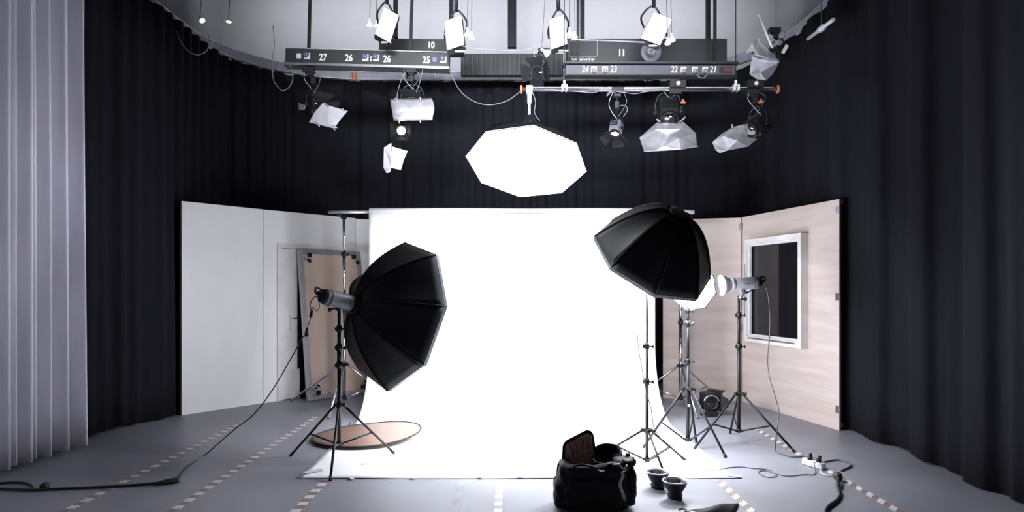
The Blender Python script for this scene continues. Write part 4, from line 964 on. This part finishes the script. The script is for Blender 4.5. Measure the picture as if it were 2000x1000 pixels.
led([(1072,39), (1102,28), (1108,86), (1077,96)], YL, (0,0,-.12,-.12), 'white led panel right of the ceiling centre, above the dark lamp', 0)
led([(1277,23), (1314,38), (1289,88), (1251,75)], YL, (0,0,-.12,-.12), 'white led panel tilted left, above the cable drum', 0)
BLAB = {722: 'white bell-shaped bulb left of the leftmost led panel', 735: 'smaller bulb tucked behind the leftmost led panel', 913: 'white bell-shaped bulb beside the led panel above number 25', 921: 'lower pale bulb beside the led panel above number 25',
        1113: 'white bell-shaped bulb beside the led panel over the dark lamp', 1123: 'lower pale bulb beside the led panel over the dark lamp', 1313: 'white bell-shaped bulb right of the rightmost led panel', 1304: 'lower pale bulb right of the rightmost led panel',
        1069: 'white bulb pointing left above the dark lamp with barn doors', 395: 'small reflector bulb at the far left of the ceiling', 447: 'small reflector bulb near the far left ceiling'}
def bulb(px, py, s=1.0, ax=(0,0,-1), Y=6.8):
    p = at(px, py, Y); t = thing('bulb', p, BLAB[px], 'bulb')
    MB().lathe(p+V((0,0,.0)), ax, [(-.075*s,0), (-.075*s,.014*s), (-.045*s,.014*s)], 12).build('socket', 'white_plastic', t)
    MB().lathe(p, ax, [(-.045*s,.014*s), (-.035*s,.018*s), (-.01*s,.033*s), (.003*s,.038*s)], 18).build('reflector_body', 'light_grey', t)
    MB().lathe(p, ax, [(.003*s,.038*s), (.012*s,.030*s), (.018*s,0)], 18).build('bulb_face', 'glow_bulb', t)
    MB().cyl(p-V(ax).normalized()*.07*s, p+V((0,0,.9)) + V((0, .1, 0)), .004, n=6).build('drop_wire', 'cable_grey', t)
bulb(722, 49, .95); bulb(735, 51, .8, Y=6.95); bulb(913, 68, .95); bulb(921, 74, .85); bulb(1113, 67, .95); bulb(1123, 72.5, .8)
bulb(1313, 79, 1.0, (.1,0,-1)); bulb(1304, 85, .9); bulb(1069, 104, 1.1, (.75,-.3,-.6)); bulb(395, 40, .8, (.5,-.3,-.6), 6.9); bulb(447, 42, .8, Y=6.9)

# tube light high right
t0, t1 = at(1578, 76, 6.8), at(1628, 38, 6.2); t = thing('tube_light', t0.lerp(t1,.5), 'slanted pale tube light high at the right', 'tube light')
MB().cyl(t0, t1, .018, n=12).build('tube', 'light_grey', t)
MB().lathe(t0.lerp(t1,.55), (t1-t0), [(-.05,0), (-.05,.03), (.05,.03), (.05,0)], 12).build('collar', 'white_plastic', t)
MB().cyl(t0.lerp(t1,.55), t0.lerp(t1,.55)+V((0,0,1.0)), .005, n=6).build('drop_wire', 'cable_grey', t)

# hanging cables
def hang(lst, Y, r, m, label, Y2=None):
    Y2 = Y if Y2 is None else Y2
    cable([at(px, py, Y+(Y2-Y)*i/(len(lst)-1)) for i, (px, py) in enumerate(lst)], r, 'hanging_cable', m, label)
hang([(346,62), (352,80), (366,98), (384,107), (400,102), (408,90), (409,68)], 6.9, .0055, 'cable_pale', 'pale looping cable at the far left of the ceiling')
hang([(533,50), (536,85), (532,120), (534,155), (545,172), (553,177), (564,171), (571,158), (571,140), (566,128)], 6.95, .0045, 'cable_pale', 'thin pale cable looping left of the bar numbered 27')
hang([(877,135), (886,155), (897,175), (915,192), (940,203), (965,204), (990,197), (1008,185), (1019,176)], 7.22, .0045, 'cable_pale', 'bluish cable sagging between the left bar and the pipe end', 6.55)
hang([(826,134), (820,160), (813,180)], 6.95, .0035, 'cable_pale', 'thin bluish lead dropping from the left bar to the white sheet lamp')
hang([(860,60), (905,90), (965,97), (1010,99), (1045,92), (1075,78), (1108,53)], 6.6, .004, 'cable_pale', 'pale cable sagging across the centre of the ceiling')
hang([(1050,174), (1130,179), (1160,181), (1175,176), (1215,180), (1240,183), (1262,179), (1300,175)], YQ-.05, .004, 'cable_pale', 'bluish cable draped along the silver pipe')
hang([(1115,77), (1200,80), (1260,83)], 6.75, .008, 'cable_pale', 'straight pale rod between the two right led panels')
